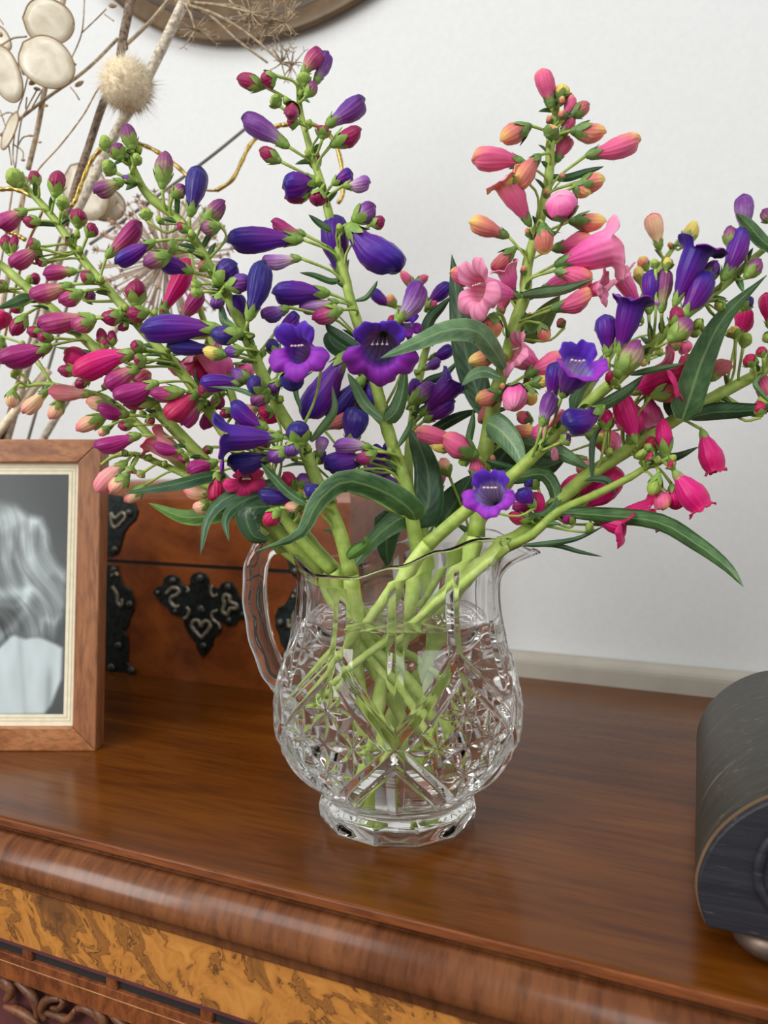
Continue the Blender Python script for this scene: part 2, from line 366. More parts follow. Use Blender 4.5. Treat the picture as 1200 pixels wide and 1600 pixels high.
def clockwood(name, lo, hi, ang, fleck=(150, 126, 88)):
    m, nt, b = mat(name)
    tc = N(nt, 'ShaderNodeTexCoord'); mp = N(nt, 'ShaderNodeMapping'); mp.inputs['Scale'].default_value = ang
    nt.links.new(tc.outputs['Object'], mp.inputs[0])
    n1 = N(nt, 'ShaderNodeTexNoise', Scale=1.0, Detail=6.0, Roughness=.7, Distortion=.4); nt.links.new(mp.outputs[0], n1.inputs['Vector'])
    c = ramp(nt, [(.3, lo), (.62, hi), (.70, tuple(min(255, h * 1.3 + 12) for h in hi)), (.74, (150, 128, 92))], n1.outputs[0])
    mp2 = N(nt, 'ShaderNodeMapping'); mp2.inputs['Scale'].default_value = tuple(s * (2.2 if s > 100 else 5) for s in ang); nt.links.new(tc.outputs['Object'], mp2.inputs[0])
    n2 = N(nt, 'ShaderNodeTexNoise', Scale=1.0, Detail=3.0, Roughness=.6); nt.links.new(mp2.outputs[0], n2.inputs['Vector'])
    fl = N(nt, 'ShaderNodeMapRange'); nt.links.new(n2.outputs[0], fl.inputs[0]); fl.inputs[1].default_value = .64; fl.inputs[2].default_value = .72; fl.inputs[4].default_value = .75
    c = mixc(nt, c, lin(fleck), fl.outputs[0])
    nt.links.new(c, b.inputs['Base Color']); b.inputs['Roughness'].default_value = .46
    bp = N(nt, 'ShaderNodeBump', Strength=.4, Distance=.0008); nt.links.new(n1.outputs[0], bp.inputs['Height']); nt.links.new(bp.outputs[0], b.inputs['Normal'])
    return m
M_CLOCK = clockwood('weathered_ebonised_wood', (40, 38, 34), (62, 59, 50), (30, 240, 30))
M_CLOCKF = clockwood('ebonised_front', (26, 27, 34), (46, 47, 56), (10, 120, 240), (116, 114, 112))
M_CLOCKE = plain('worn_edge_wood', (124, 98, 72), .6)
M_FOOT = plain('pewter_foot', (116, 100, 88), .45, .2, 120, .1, .6)
M_BRONZE = plain('brown_lacquered_tray', (80, 62, 45), .5, .04, 25, .10, .0)
M_BRONZE_R = plain('brown_tray_rim', (98, 76, 48), .45, .03, 60, .08, .0)
M_DRY = plain('dry_straw_stem', (176, 156, 128), .7, .3, 300, .15)
M_DRYD = plain('dry_dark_stem', (126, 106, 88), .7, .4, 400, .25)
M_DRYG = plain('dry_grey_stem', (206, 194, 174), .7, .4, 400, .15)
M_SEED = plain('dry_seed', (182, 154, 116), .7, .2, 300, .15)
M_PUFF = plain('hare_tail_fluff', (255, 230, 198), .8, 0, 300, .06)
M_UMB = plain('dry_pale_ray', (220, 198, 178), .75, 0, 200, .06)
M_UMBT = plain('dry_floret_tip', (186, 150, 124), .8, 0, 200, .1)
M_GOLD = plain('gilt_wire', (190, 160, 84), .28, .3, 500, .15, .85)
M_WIRE = plain('grey_wire', (120, 116, 110), .45, 0, 100, .05, .4)
M_VASE = plain('stoneware_glaze', (150, 132, 112), .5)
def podmat():
    m, nt, b = mat('honesty_pod_skin')
    tc = N(nt, 'ShaderNodeTexCoord'); no = N(nt, 'ShaderNodeTexNoise', Scale=70.0, Detail=4.0, Distortion=.6)
    nt.links.new(tc.outputs['Object'], no.inputs['Vector'])
    nt.links.new(ramp(nt, [(.3, (196, 184, 158)), (.55, (222, 213, 192)), (.75, (236, 230, 214))], no.outputs[0]), b.inputs['Base Color'])
    b.inputs['Roughness'].default_value = .35; b.inputs['Transmission Weight'].default_value = .12
    bp = N(nt, 'ShaderNodeBump', Strength=.3, Distance=.001); nt.links.new(no.outputs[0], bp.inputs['Height']); nt.links.new(bp.outputs[0], b.inputs['Normal'])
    return m
M_POD = podmat()
M_PODE = plain('honesty_pod_rim', (150, 122, 84), .6)
def printmat():
    m, nt, b = mat('grey_photo_print'); a = N(nt, 'ShaderNodeAttribute', attribute_name='print')
    nt.links.new(a.outputs['Color'], b.inputs['Base Color']); b.inputs['Roughness'].default_value = .3
    return m
M_PRINT = printmat()

# ------------------------------------------------------------------ the room
YW, YB, YF = 0.682, 0.662, 0.283         # wall plane, back and front edge of the cabinet top
def struct(o): o['kind'] = 'structure'; return o
m = MB(); m.box((-2.4, YW, -0.95), (1.8, YW + .08, 1.7)); struct(m.build('wall_back', M_WALL))
m = MB(); m.box((-2.4, YB + .0005, -0.3), (1.8, YW, 0.0215)); o = struct(m.build('trim_1', M_TRIM)); bevel(o, .009, 5)
m = MB(); m.box((-2.4, -2.2, -1.0), (1.8, YW, -0.95)); struct(m.build('floor', plain('dark_floor_boards', (120, 92, 66), .5)))

# ------------------------------------------------------------------ cabinet
cab = tag(empty('cabinet', (-0.3, 0.47, -0.95)), 'polished walnut cabinet with burl frieze, its top carrying the glass jug', 'cabinet')
X0, X1 = -1.15, 0.42
m = MB(); m.box((X0, YF, -0.0045), (X1, YB, 0.0)); bevel(m.build('top_board', M_TOP, cab), .0008, 2)
m = MB(); m.box((X0, YF - .0006, -0.0052), (X1, YF + .004, -0.0008)); bevel(m.build('top_lip', M_LIP, cab), .0006, 2)
prof = [(YF + .01, -.0052), (YF + .0016, -.0056), (YF + .0012, -.0084), (YF - .0002, -.0084), (YF - .0007, -.0062), (YF - .004, -.0071), (YF - .0075, -.0089), (YF - .0104, -.0115), (YF - .0126, -.0146), (YF - .0137, -.0176),
        (YF - .0139, -.0202), (YF - .0134, -.0222), (YF - .0122, -.0236), (YF - .0116, -.0238), (YF - .0116, -.0276), (YF - .0110, -.0287), (YF + .01, -.0288)]
m = MB(); n = len(prof)
m.add([(x, y, z) for x in (X0, X1) for (y, z) in prof], [[i, (i + 1) % n, n + (i + 1) % n, n + i] for i in range(n)] + [list(range(n)), list(range(n, 2 * n))[::-1]])
o = m.build('top_moulding', M_MOULD, cab, True)
YP = YF - .0095
m = MB(); m.box((X0, YP, -.0605), (X1, YP + .02, -.0286)); m.build('burl_frieze', M_BURL, cab)
m = MB(); m.box((X0, YP - .0008, -.0612), (X1, YP + .004, -.0600)); m.build('plum_bead', M_PLUM, cab)
# the slotted rail: posts and a lower strip, with the dark recess behind
xa, xb = on_y(50, 1492, YP).x, on_y(183, 1552, YP).x
pitch = xb - xa; pw = (on_y(183, 1552, YP).x - on_y(166, 1545, YP).x)
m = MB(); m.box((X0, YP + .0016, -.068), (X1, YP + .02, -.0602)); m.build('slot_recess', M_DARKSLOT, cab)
k0 = int((X0 - xa) / pitch) + 1
for k in range(k0, int((X1 - xa) / pitch)):
    x = xa + k * pitch
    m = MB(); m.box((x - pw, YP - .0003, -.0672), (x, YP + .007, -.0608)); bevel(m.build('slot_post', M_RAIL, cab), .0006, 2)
m = MB(); m.box((X0, YP - .0003, -.0815), (X1, YP + .02, -.0670)); bevel(m.build('lower_rail', M_RAIL, cab), .0005, 2)
m = MB(); m.box((X0, YP - .0005, -.0719), (X1, YP + .001, -.0715)); m.build('inlay_line', M_INLAY, cab)
m = MB(); m.box((X0, YP + .008, -.16), (X1, YP + .02, -.0815)); m.build('fret_backing', M_PLUM, cab)
YC = YP + .0005
def fret(px_pts, wpx, name='fret_scroll'):
    P = spline([on_y(x, y, YC) + Vector((0, .003, 0)) for x, y in px_pts], 14)
    mm = MB(); mm.tube(P, [wpx * MPP * .36 * .5 * (0.75 + .5 * math.sin(math.pi * i / 13)) for i in range(14)], 8)
    mm.build(name, M_CARVE, cab, True)
for dx in [.056 * k for k in range(-5, 8)]:
    def sh(L): return [(x + dx * 1170 / .36 * .80, y + dx * 1170 / .36 * .27) for x, y in L]
    fret(sh([(18, 1538), (30, 1548), (44, 1562), (50, 1578), (52, 1596)]), 14)
    fret(sh([(88, 1566), (72, 1566), (62, 1572), (58, 1586), (64, 1600)]), 13)
    fret(sh([(-6, 1534), (6, 1542), (10, 1556), (2, 1568)]), 15)
    fret(sh([(0, 1578), (18, 1584), (36, 1594), (52, 1606)]), 13)
    fret(sh([(64, 1588), (84, 1594), (100, 1598), (112, 1582)]), 12)
    fret(sh([(112, 1582), (124, 1580), (140, 1588), (150, 1602)]), 13)
    fret(sh([(84, 1564), (92, 1572), (84, 1582), (72, 1580)]), 9)
    fret(sh([(24, 1590), (40, 1600), (56, 1612)]), 12)
# plain panels, plinth and sides further down
m = MB(); m.box((X0 + .005, YF + .004, -.90), (X1 - .005, YB - .005, -.16)); m.build('carcass', M_RAIL, cab)
m = MB(); m.box((X0 + .002, YP + .02, -.16), (X1 - .002, YB - .003, -.0046)); m.build('upper_carcass', M_RAIL, cab)
m = MB(); m.box((X0, YF, -.95), (X1, YB - .003, -.90)); bevel(m.build('plinth', M_MOULD, cab), .004)

# ------------------------------------------------------------------ walnut box with metal mounts
YBX = 0.535
bl, br = on_y(96, 960, YBX).x, on_y(548, 960, YBX).x
zl = on_y(300, 884, YBX).z; ztop = on_y(300, 752, YBX).z
yb2 = YW - .022
box = tag(empty('wooden_box', ((bl + br) / 2, YBX + .06, 0)), 'walnut box with pierced blackened metal mounts standing behind the jug', 'box')
m = MB(); m.box((bl, YBX, .0), (br, yb2, zl - .0016)); m.build('body', M_BOX, box)
m = MB(); m.box((bl + .0008, YBX + .0008, zl - .0017), (br - .0008, yb2, zl + .0017)); m.build('lid_gap', M_BOXD, box)
m = MB(); m.box((bl, YBX, zl + .0016), (br, yb2, ztop)); o = m.build('lid', M_BOX, box)
bm = bmesh.new(); bm.from_mesh(o.data)
ed = [e for e in bm.edges if all(v.co.z > (ztop - .001) for v in e.verts)]
bmesh.ops.bevel(bm, geom=ed, offset=.016, segments=6, affect='EDGES', profile=.5); bm.to_mesh(o.data); bm.free()
for p in o.data.polygons: p.use_smooth = False
def plate(poly, name, th=.0018, parent=box, mt=None):
    mm = MB(); mm.prism([on_y(x, y, YBX - .0001) for x, y in poly], (0, -th, 0)); return bevel(mm.build(name, mt or M_IRON, parent), .0005, 1)
def c2(L, ox=150, oy=680, s=3.636): return [(ox + x / s, oy + y / s) for x, y in L]
esc = plate(c2([(325, 893), (352, 862), (385, 850), (388, 815), (415, 794), (445, 790), (475, 808), (488, 845), (515, 858), (540, 848), (540, 808), (560, 785), (595, 775), (628, 788), (645, 815), (645, 850), (672, 868), (705, 868), (715, 842), (745, 830), (780, 838), (800, 866), (812, 905), (840, 940), (868, 1012), (842, 1044), (812, 1046), (800, 1075), (760, 1085), (725, 1066), (712, 1040), (716, 1090), (712, 1120), (680, 1140), (668, 1165), (668, 1190), (650, 1215), (612, 1262), (578, 1215), (572, 1180), (545, 1150), (510, 1090), (495, 1030), (470, 1028), (430, 1015), (405, 975), (372, 952), (350, 920)]), 'escutcheon')
def relief(L, wpx, parent, mt=M_IRONH):
    P = [on_y(x, y, YBX - .0022) for x, y in c2(L)]
    mm = MB(); mm.tube(spline(P, 5 * len(P)), wpx / 3.636 * MPP * .62 * .85, 8); mm.build('scroll_relief', mt, parent, True)
relief([(400, 900), (430, 870), (460, 868), (475, 890), (455, 910), (430, 920), (425, 945), (450, 975), (475, 970)], 15, esc)
relief([(545, 1085), (555, 1055), (585, 1055), (598, 1085), (615, 1058), (640, 1060), (650, 1090), (620, 1130), (600, 1148), (570, 1120), (545, 1085)], 15, esc)
relief([(735, 905), (760, 915), (765, 945), (800, 965), (795, 985), (765, 985), (745, 1018), (722, 1000), (730, 960), (725, 925), (735, 905)], 15, esc)
relief([(515, 860), (528, 880), (515, 890)], 10, esc); relief([(665, 855), (652, 885), (668, 915), (690, 905)], 11, esc)
relief([(515, 975), (530, 1000), (515, 1035), (500, 1040)], 12, esc); relief([(690, 995), (660, 1010), (665, 1045), (700, 1075), (705, 1100)], 12, esc)
M_STUD = plain('stud_metal', (84, 88, 82), .36, .2, 250, .15, .6)
for (x, y, r) in [(595, 812, 24), (600, 990, 26), (440, 825, 22), (755, 860, 22), (615, 1195, 20), (355, 893, 16), (838, 1015, 16), (760, 1050, 18), (455, 1000, 16)]:
    c0 = on_y(*c2([(x, y)])[0], YBX - .0018); rr = r / 3.636 * MPP * .62 * 1.15
    v, f = lathe([(rr, 0), (rr * .92, .0014), (rr * .6, .0026), (.0001, .0031)], 12, (0, 0, 0))
    mk('stud', [c0 + Vector((q.x, -q.z, q.y)) for q in v], f, M_STUD, esc)
kh = MB(); kh.prism([on_y(x, y, YBX - .0019) for x, y in c2([(590, 905), (600, 885), (612, 905), (608, 945), (594, 945)])], (0, -.0006, 0)); kh.build('keyhole', M_BOXD, esc)
strapL = [(60, 735), (95, 735), (125, 760), (140, 800), (165, 850), (205, 880), (222, 930), (222, 990), (200, 1030), (190, 1080), (165, 1105), (185, 1140), (190, 1200), (185, 1290), (230, 1335), (232, 1368), (60, 1368)]
strapU = [(60, 330), (150, 345), (220, 380), (245, 430), (230, 480), (195, 510), (165, 555), (148, 620), (130, 670), (95, 690), (60, 690)]
dxs = 268 * 3.636 / 3.636
for sgn in (0, 1):
    def mv(L, s=sgn):
        P = c2(L)
        if s == 0: return P
        xc = 318.0
        Q = [(2 * xc - x + 6, y) for x, y in P]
        return [(x, y + (x - (2 * xc - x)) * .118) for x, y in Q][::-1]
    lo = plate(mv(strapL), 'lower_strap'); up = plate(mv([(x, min(y, 690)) for x, y in strapU]), 'upper_strap')
    for L, pr in (([(95, 860), (120, 900), (125, 950), (145, 970), (150, 930)], lo), ([(85, 440), (110, 470), (150, 440), (170, 465), (120, 520), (95, 510), (85, 440)], up), ([(90, 800), (110, 780), (125, 800)], lo)):
        P = [on_y(x, y, YBX - .0022) for x, y in mv(L)]
        mm = MB(); mm.tube(spline(P, 5 * len(P)), 14 / 3.636 * MPP * .62 * .85, 8); mm.build('scroll_relief', M_IRONH, pr, True)
    for (x, y, r), pr in (((130, 1195, 24), lo), ((90, 1320, 26), lo), ((205, 1335, 24), lo), ((195, 960, 24), lo), ((105, 765, 22), lo), ((110, 650, 24), up), ((190, 440, 24), up)):
        c0 = on_y(*mv([(x, y)])[0], YBX - .0018); rr = r / 3.636 * MPP * .62 * 1.15
        v, f = lathe([(rr, 0), (rr * .92, .0014), (rr * .6, .0026), (.0001, .0031)], 12, (0, 0, 0))
        mk('stud', [c0 + Vector((q.x, -q.z, q.y)) for q in v], f, M_STUD, pr)

# ------------------------------------------------------------------ picture frame
FC = pt(149, 1173, .4966); FC.z = 0.0
ex = (CAM_M.to_3x3() @ Vector((1, 0, 0))); ex.z = 0; ex.normalize()
ey = Vector((-ex.y, ex.x, 0))                 # away from the viewer
LEAN = R(6.3)
ev = Vector((0, 0, 1)) * math.cos(LEAN) + ey * math.sin(LEAN)
en = ev.cross(ex) * -1                         # front normal
if en.dot(ey) > 0: en = -en
FW, FH = .158, .2085
frm = tag(empty('photo_frame', FC - ex * FW / 2), 'teak picture frame holding a grey portrait print, standing left of the box', 'photo frame')
def FP(a, b, c): return FC + ex * (a - FW) + ev * b - en * c     # a across, b up, c back from the front face
def fbox(name, mt, a0, a1, b0, b1, c0, c1, parent=frm, miter=None):
    v = [FP(a, b, c) for a in (a0, a1) for b in (b0, b1) for c in (c0, c1)]
    o = mk(name, v, [[0, 1, 3, 2], [4, 6, 7, 5], [0, 4, 5, 1], [2, 3, 7, 6], [0, 2, 6, 4], [1, 5, 7, 3]], mt, parent, False); fix_normals(o); return o
W = .0158; T = .0150
def frail(P, mt, name):                        # a mitred moulding from four corners (a,b)
    v = [FP(a, b, 0) for a, b in P] + [FP(a, b, T) for a, b in P]
    o = mk(name, v, [[0, 1, 2, 3], [7, 6, 5, 4], [0, 4, 5, 1], [1, 5, 6, 2], [2, 6, 7, 3], [3, 7, 4, 0]], mt, frm, False); fix_normals(o); bevel(o, .0009, 2)
frail([(0, 0), (FW, 0), (FW - W, W), (W, W)], M_FRAME_H, 'frame_rail')
frail([(W, FH - W), (FW - W, FH - W), (FW, FH), (0, FH)], M_FRAME_H, 'frame_rail')
frail([(FW, 0), (FW, FH), (FW - W, FH - W), (FW - W, W)], M_FRAME, 'frame_stile')
frail([(0, 0), (W, W), (W, FH - W), (0, FH)], M_FRAME, 'frame_stile')
fbox('mount', M_MAT, W - .001, FW - W + .001, W - .001, FH - W + .001, .0042, .006)
fbox('back_board', M_FRAME, W - .001, FW - W + .001, W - .001, FH - W + .001, .0062, .012)
pa0, pa1, pb0, pb1 = W + .0078, FW - W - .0078, W + .0078, FH - W - .0078
for d in (.0030, .0052):
    for (a0, a1, b0, b1) in ((W + d, FW - W - d, W + d, W + d + .0004), (W + d, FW - W - d, FH - W - d - .0004, FH - W - d), (W + d, W + d + .0004, W + d, FH - W - d), (FW - W - d - .0004, FW - W - d, W + d, FH - W - d)):
        fbox('mount_line', M_MATL, a0, a1, b0, b1, .00405, .0044)
# the print: flat paper with its tones
strands = [([(0, 440), (60, 425), (120, 430)], 26, .42), ([(10, 490), (60, 620), (110, 700), (122, 780)], 13, .30), ([(55, 470), (120, 600), (200, 720), (285, 850)], 16, .28), ([(180, 450), (206, 520), (200, 600), (240, 660), (300, 715)], 20, .36),
           ([(0, 800), (70, 790), (135, 796)], 20, .42), ([(125, 780), (112, 880), (60, 960), (0, 1000)], 13, .25), ([(130, 640), (170, 760), (210, 900), (170, 985)], 13, .16), ([(215, 920), (250, 935), (285, 900)], 10, .22), ([(140, 455), (110, 520), (150, 610), (220, 700)], 14, .24), ([(0, 850), (70, 860), (110, 830)], 9, .16), ([(30, 560), (20, 640), (60, 740)], 10, .12), ([(150, 440), (240, 560), (300, 690)], 9, .12)]
hair = [(-400, 380), (-60, 355), (0, 365), (60, 378), (118, 428), (178, 440), (208, 500), (226, 600), (262, 660), (305, 700), (305, 860), (280, 930), (246, 1010), (180, 1010), (100, 1020), (-400, 1100)]
shirt = [(-400, 1090), (0, 1052), (30, 1022), (50, 1000), (70, 994), (90, 1004), (118, 1012), (150, 1006), (182, 1004), (220, 1018), (260, 1036), (292, 1055), (290, 1200), (246, 1320), (215, 1362), (-400, 1372)]
def inside(p, poly):
    x, y = p; r = False; j = len(poly) - 1
    for i in range(len(poly)):
        (xi, yi), (xj, yj) = poly[i], poly[j]
        if (yi > y) != (yj > y) and x < (xj - xi) * (y - yi) / (yj - yi) + xi: r = not r
        j = i
    return r
def segd(p, L):
    best = 1e9
    for (a, b) in zip(L, L[1:]):
        dx, dy = b[0] - a[0], b[1] - a[1]; t = max(0, min(1, ((p[0] - a[0]) * dx + (p[1] - a[1]) * dy) / (dx * dx + dy * dy)))
        best = min(best, math.hypot(p[0] - a[0] - t * dx, p[1] - a[1] - t * dy))
    return best
def soft(p, poly, w_):
    d = segd(p, poly + poly[:1]); e = min(1, d / w_) * .5
    return .5 + e if inside(p, poly) else .5 - e
def tone(x, y):
    g = .36 + .05 * noise.noise(Vector((x * .004, y * .004, 3))) - .05 * (y < 420) * (420 - y) / 200
    ks = soft((x, y), shirt, 9); kh = soft((x, y), hair, 20)
    bend = x * .8 - y * .32 + 26 * math.sin(y * .011 + x * .006)
    hv = .50 + .16 * noise.noise(Vector((bend * .030, y * .004, 2))) + .10 * noise.noise(Vector((bend * .085, y * .007, 5))) + .06 * noise.noise(Vector((bend * .2, y * .01, 7)))
    hv -= .10 * max(0, min(1, (y - 800) / 120)) * max(0, min(1, (150 - x) / 60))
    for L, wd, am in strands: hv += am * .55 * math.exp(-(segd((x, y), L) / (wd * 1.7)) ** 2)
    sv = .84 + .05 * noise.noise(Vector((x * .02, y * .006, 1))) - .14 * math.exp(-((x - 235) / 16) ** 2) * max(0, min(1, (y - 1120) / 80)) - .06 * math.exp(-((x - 90 - (y - 1000) * .1) / 14) ** 2)
    v_ = g * (1 - kh) + min(.88, hv) * kh
    return v_ * (1 - ks) + sv * ks
na, nb = 120, 170
v = []; f = []; cols = []
for j in range(nb + 1):
    for i in range(na + 1):
        a = pa0 + (pa1 - pa0) * i / na; b = pb0 + (pb1 - pb0) * j / nb
        v.append(FP(a, b, .0040))
        X = 303 - (pa1 - a) * 6920
        Y = 1362 - (b - pb0) * (1362 - 230) / (pb1 - pb0)
        t = tone(X, Y) ** 1.0
        cols.append(lin((t * 234, t * 250, t * 253)))
for j in range(nb):
    for i in range(na):
        q = j * (na + 1) + i; f.append([q, q + 1, q + na + 2, q + na + 1])
o = mk('portrait_print', v, f, M_PRINT, frm)
ca = o.data.color_attributes.new('print', 'FLOAT_COLOR', 'POINT')
ca.data.foreach_set('color', [c for q in cols for c in q])
# easel leg
A, B = FP(FW / 2 - .012, .15, T), FP(FW / 2 + .012, .15, T)
d_ = ey * .050
v = [A, B, Vector((B.x, B.y, 0)) + d_ , Vector((A.x, A.y, 0)) + d_]; v += [q + ey * .003 for q in v]
mk('easel_leg', v, [[0, 1, 2, 3], [7, 6, 5, 4], [0, 4, 5, 1], [1, 5, 6, 2], [2, 6, 7, 3], [3, 7, 4, 0]], M_FRAME, frm, False)

# ------------------------------------------------------------------ dark domed case at the right
YK0, YK1 = .302, .478
ck = tag(empty('domed_case', (.06, .39, 0)), 'dark domed wooden case with worn edges and metal feet at the right end', 'case')
cx_ = .0575
half = [(.0058, .0125), (.0034, .0185), (.0020, .0270), (.0030, .0350), (.0066, .0450), (.0130, .0545), (.0220, .0630), (.0330, .0695), (.0450, .0730)]
half = [(p.x, p.y) for p in spline([(x, z, 0) for x, z in half], 28)]
arch = half + [(cx_, .0738)] + [(2 * cx_ - x, z) for x, z in half[::-1]]
def ext(poly, y0, y1, name, mt, parent, smooth=True, bv=0):
    n = len(poly); v = [(x, y, z) for y in (y0, y1) for x, z in poly]
    o = mk(name, v, [list(range(n))[::-1], list(range(n, 2 * n))] + [[i, (i + 1) % n, n + (i + 1) % n, n + i] for i in range(n)], mt, parent, False)
    fix_normals(o)
    if bv: bevel(o, bv, 2)
    for p in o.data.polygons: p.use_smooth = len(p.vertices) == 4
    return o
ext(arch, YK0 + .0045, YK1, 'body', M_CLOCK, ck, bv=.0016)
sc = lambda s: [(cx_ + (x - cx_) * s, .0125 + (z - .0125) * s) for x, z in arch]
ext(sc(1.0012), YK0 + .0034, YK0 + .0039, 'edge_band', M_CLOCKE, ck)
ext(sc(.985), YK0, YK0 + .0044, 'front_board', M_CLOCKF, ck, bv=.0008)
# turned ring and recess on the front
for (r0, r1, yy, mt, nm) in ((.0325, .0362, .0012, M_CLOCKF, 'front_ring'), (.0030, .0300, .0009, M_CLOCKF, 'front_boss')):
    v = []; f = []; n = 64
    prof2 = [(r0, 0), (r0, yy), ((r0 + r1) / 2, yy * 1.6), (r1, yy), (r1, 0)]
    for (r, y) in prof2:
        for k in range(n):
            a = 2 * math.pi * k / n; v.append((cx_ + r * math.cos(a), YK0 - y, .0365 + r * math.sin(a) * .62 if r * math.sin(a) < 0 else .0365 + r * math.sin(a) * .9))
    for i in range(4):
        for k in range(n): f.append([i * n + k, i * n + (k + 1) % n, (i + 1) * n + (k + 1) % n, (i + 1) * n + k])
    mk(nm, v, f, mt, ck)
for (fx, fy) in ((.0300, .3175), (.0300, .462), (.085, .3175), (.085, .462)):
    v, f = lathe([(.006, 0), (.0105, .0008), (.0142, .0040), (.0150, .0070), (.0135, .0105), (.009, .0126)], 24, (fx, fy, 0)); mk('bun_foot', v, f, M_FOOT, ck)

# ------------------------------------------------------------------ brown tray on the wall
import itertools
TP = [on_y(x, y, YW) for x, y in ((176, 0), (215, 35), (262, 62), (310, 77), (350, 81), (400, 78), (470, 58), (540, 30), (596, 0))]
# least-squares circle in the wall plane
Sx = [[0.0] * 4 for _ in range(3)]
for p in TP:
    r_ = (p.x, p.z, 1.0); bb = p.x ** 2 + p.z ** 2
    for i in range(3):
        for j in range(3): Sx[i][j] += r_[i] * r_[j]
        Sx[i][3] += r_[i] * bb
A3 = Matrix([s[:3] for s in Sx]); sol = A3.inverted() @ Vector([s[3] for s in Sx])
tcx, tcz = sol[0] / 2, sol[1] / 2; TR = math.sqrt(sol[2] + tcx ** 2 + tcz ** 2)
print('tray', tcx, tcz, TR)
tray = tag(empty('wall_tray', (tcx, YW, tcz)), 'round brown lacquered tray hung on the wall above the dried flowers', 'tray')
def disc(name, prof, mt):
    v, f = lathe(prof, 128, (0, 0, 0)); return mk(name, [(tcx + q.x, YW - q.z, tcz + q.y) for q in v], f, mt, tray)
disc('dish', [(TR * .2, .002), (TR * .9, .003), (TR * .93, .006), (TR * .935, .010), (TR * .92, .0105), (TR * .86, .0075), (TR * .5, .006), (.001, .006)], M_BRONZE)
disc('rim', [(TR * .93, .002), (TR * .985, .004), (TR, .0095), (TR, .0125), (TR * .985, .0135), (TR * .955, .012), (TR * .93, .0102), (TR * .925, .0098)], M_BRONZE_R)
# ------------------------------------------------------------------ the glass jug
JD = .4099                                   # optical depth of the jug's axis where it stands
JC = pt(621, 1268, JD); JC.z = 0.0
ax = ex.copy()                               # to the right as the photograph sees it (towards the spout)
ay = ey.copy()                               # away from the viewer
def J(r, a, z):                              # jug coordinates: radius, angle (0 = spout, -90 = viewer), height
    return JC + ax * (r * math.cos(a)) + ay * (r * math.sin(a)) + Vector((0, 0, z))
def JX(x, y, z): return JC + ax * x + ay * y + Vector((0, 0, z))
jug = tag(empty('glass_jug', JC), 'clear pressed glass jug with star-cut diamonds, scalloped handle and pouring lip, full of stems', 'jug')
PROF = [(.0135, .0400), (.0160, .0412), (.020, .0455), (.0250, .0515), (.030, .0565), (.036, .0610), (.042, .0640), (.050, .0661), (.058, .0667), (.066, .0662), (.074, .0647), (.082, .0623), (.090, .0596), (.098, .0572), (.106, .0553), (.114, .0541), (.122, .0536), (.130, .0537), (.137, .0542), (.143, .0550)]
def prad(z):
    for (z0, r0), (z1, r1) in zip(PROF, PROF[1:]):
        if z <= z1:
            t = (z - z0) / (z1 - z0); t = max(0, t); return r0 + (r1 - r0) * t
    return PROF[-1][1]
def prs(z):                                   # smoothed
    return sum(prad(z + d) for d in (-.004, -.002, 0, .002, .004)) / 5
def angd(a, b): return (a - b + math.pi) % (2 * math.pi) - math.pi
def rim_z(a):
    s = abs(angd(a, 0)); d = math.degrees(s)
    P = [(0, .1415), (10, .1440), (26, .1510), (48, .1520), (70, .1475), (92, .1405), (115, .1345), (138, .1345), (160, .1400), (180, .1425)]
    for (a0, z0), (a1, z1) in zip(P, P[1:]):
        if d <= a1:
            t = (d - a0) / (a1 - a0); t = t * t * (3 - 2 * t); return z0 + (z1 - z0) * t
def spout(a):
    d = abs(math.degrees(angd(a, 0)))
    return .0172 * math.exp(-(d / 19) ** 2) + .0030 * math.exp(-(d / 50) ** 2)
FRONT = R(-92)
def relief_d(a, z, r):
    """Depth of the cut pattern: six star diamonds round the belly, mitred borders, panel ridges above."""
    u = angd(a, FRONT) / R(30)
    h = 0.0
    un = u - 2 * math.floor((u + 1) / 2)      # -1..1, crossing of the borders at 0
    du = abs(un) - 1; du_s = (un - 1) if un > 0 else (un + 1)
    zc, hv = .0585, .0345
    dv = (z - zc) / hv
    if abs(dv) < 1.25:
        m_ = abs(du) + abs(dv)
        # mitred double border
        e = abs(m_ - 1.0)
        env = max(0, min(1, (1.22 - abs(dv)) / .1))
        if e < .16:
            h -= .0019 * (1 - e / .16) * env
        e2 = abs(m_ - 1.24)
        if e2 < .06 and m_ > 1: h += .0006 * (1 - e2 / .06) * env
        # the little mitre cross between diamonds
        if abs(un) < .30 and abs(dv) < .34:
            q = abs(abs(un) / .30 - abs(dv) / .34)
        if m_ < .86:
            p, q = (du_s + dv) / .86, (du_s - dv) / .86
            pi_, qi = (p + 1) % 1.0, (q + 1) % 1.0
            lp, lq = (pi_ - .5) * 2, (qi - .5) * 2
            rr = math.hypot(lp, lq); g = 0
            for k in range(4):
                t = k * math.pi / 4
                along = abs(lp * math.cos(t) + lq * math.sin(t)); per = abs(-lp * math.sin(t) + lq * math.cos(t))
                L = 1.0 if k % 2 == 0 else 1.32
                s = along / L
                if s < 1:
                    wd = .25 * (math.sin(math.pi * min(1, .10 + s * .90)) ** .9)
                    if per < wd: g = max(g, wd - per)
            h -= .0052 * g
            h += .0006
        # plain triangles below carry a fan rib
    if z < .058 and abs(un) < .12 and z > .016:
        h += .0011 * (1 - abs(un) / .12) * min(1, (z - .016) / .008) * min(1, (.058 - z) / .006)
    if z > .078:
        k = min(1, (z - .078) / .016)
        for c in (0, 1, -1):
            e = abs(un - c)
            if e < .13: h += .0012 * (1 - e / .13) * k
        # flat panels between the ridges
        h -= .0006 * k * math.cos(math.pi * (un - .5) ) ** 2
    return h
NT = 1080
rows_o = []                                   # outer surface, foot to rim
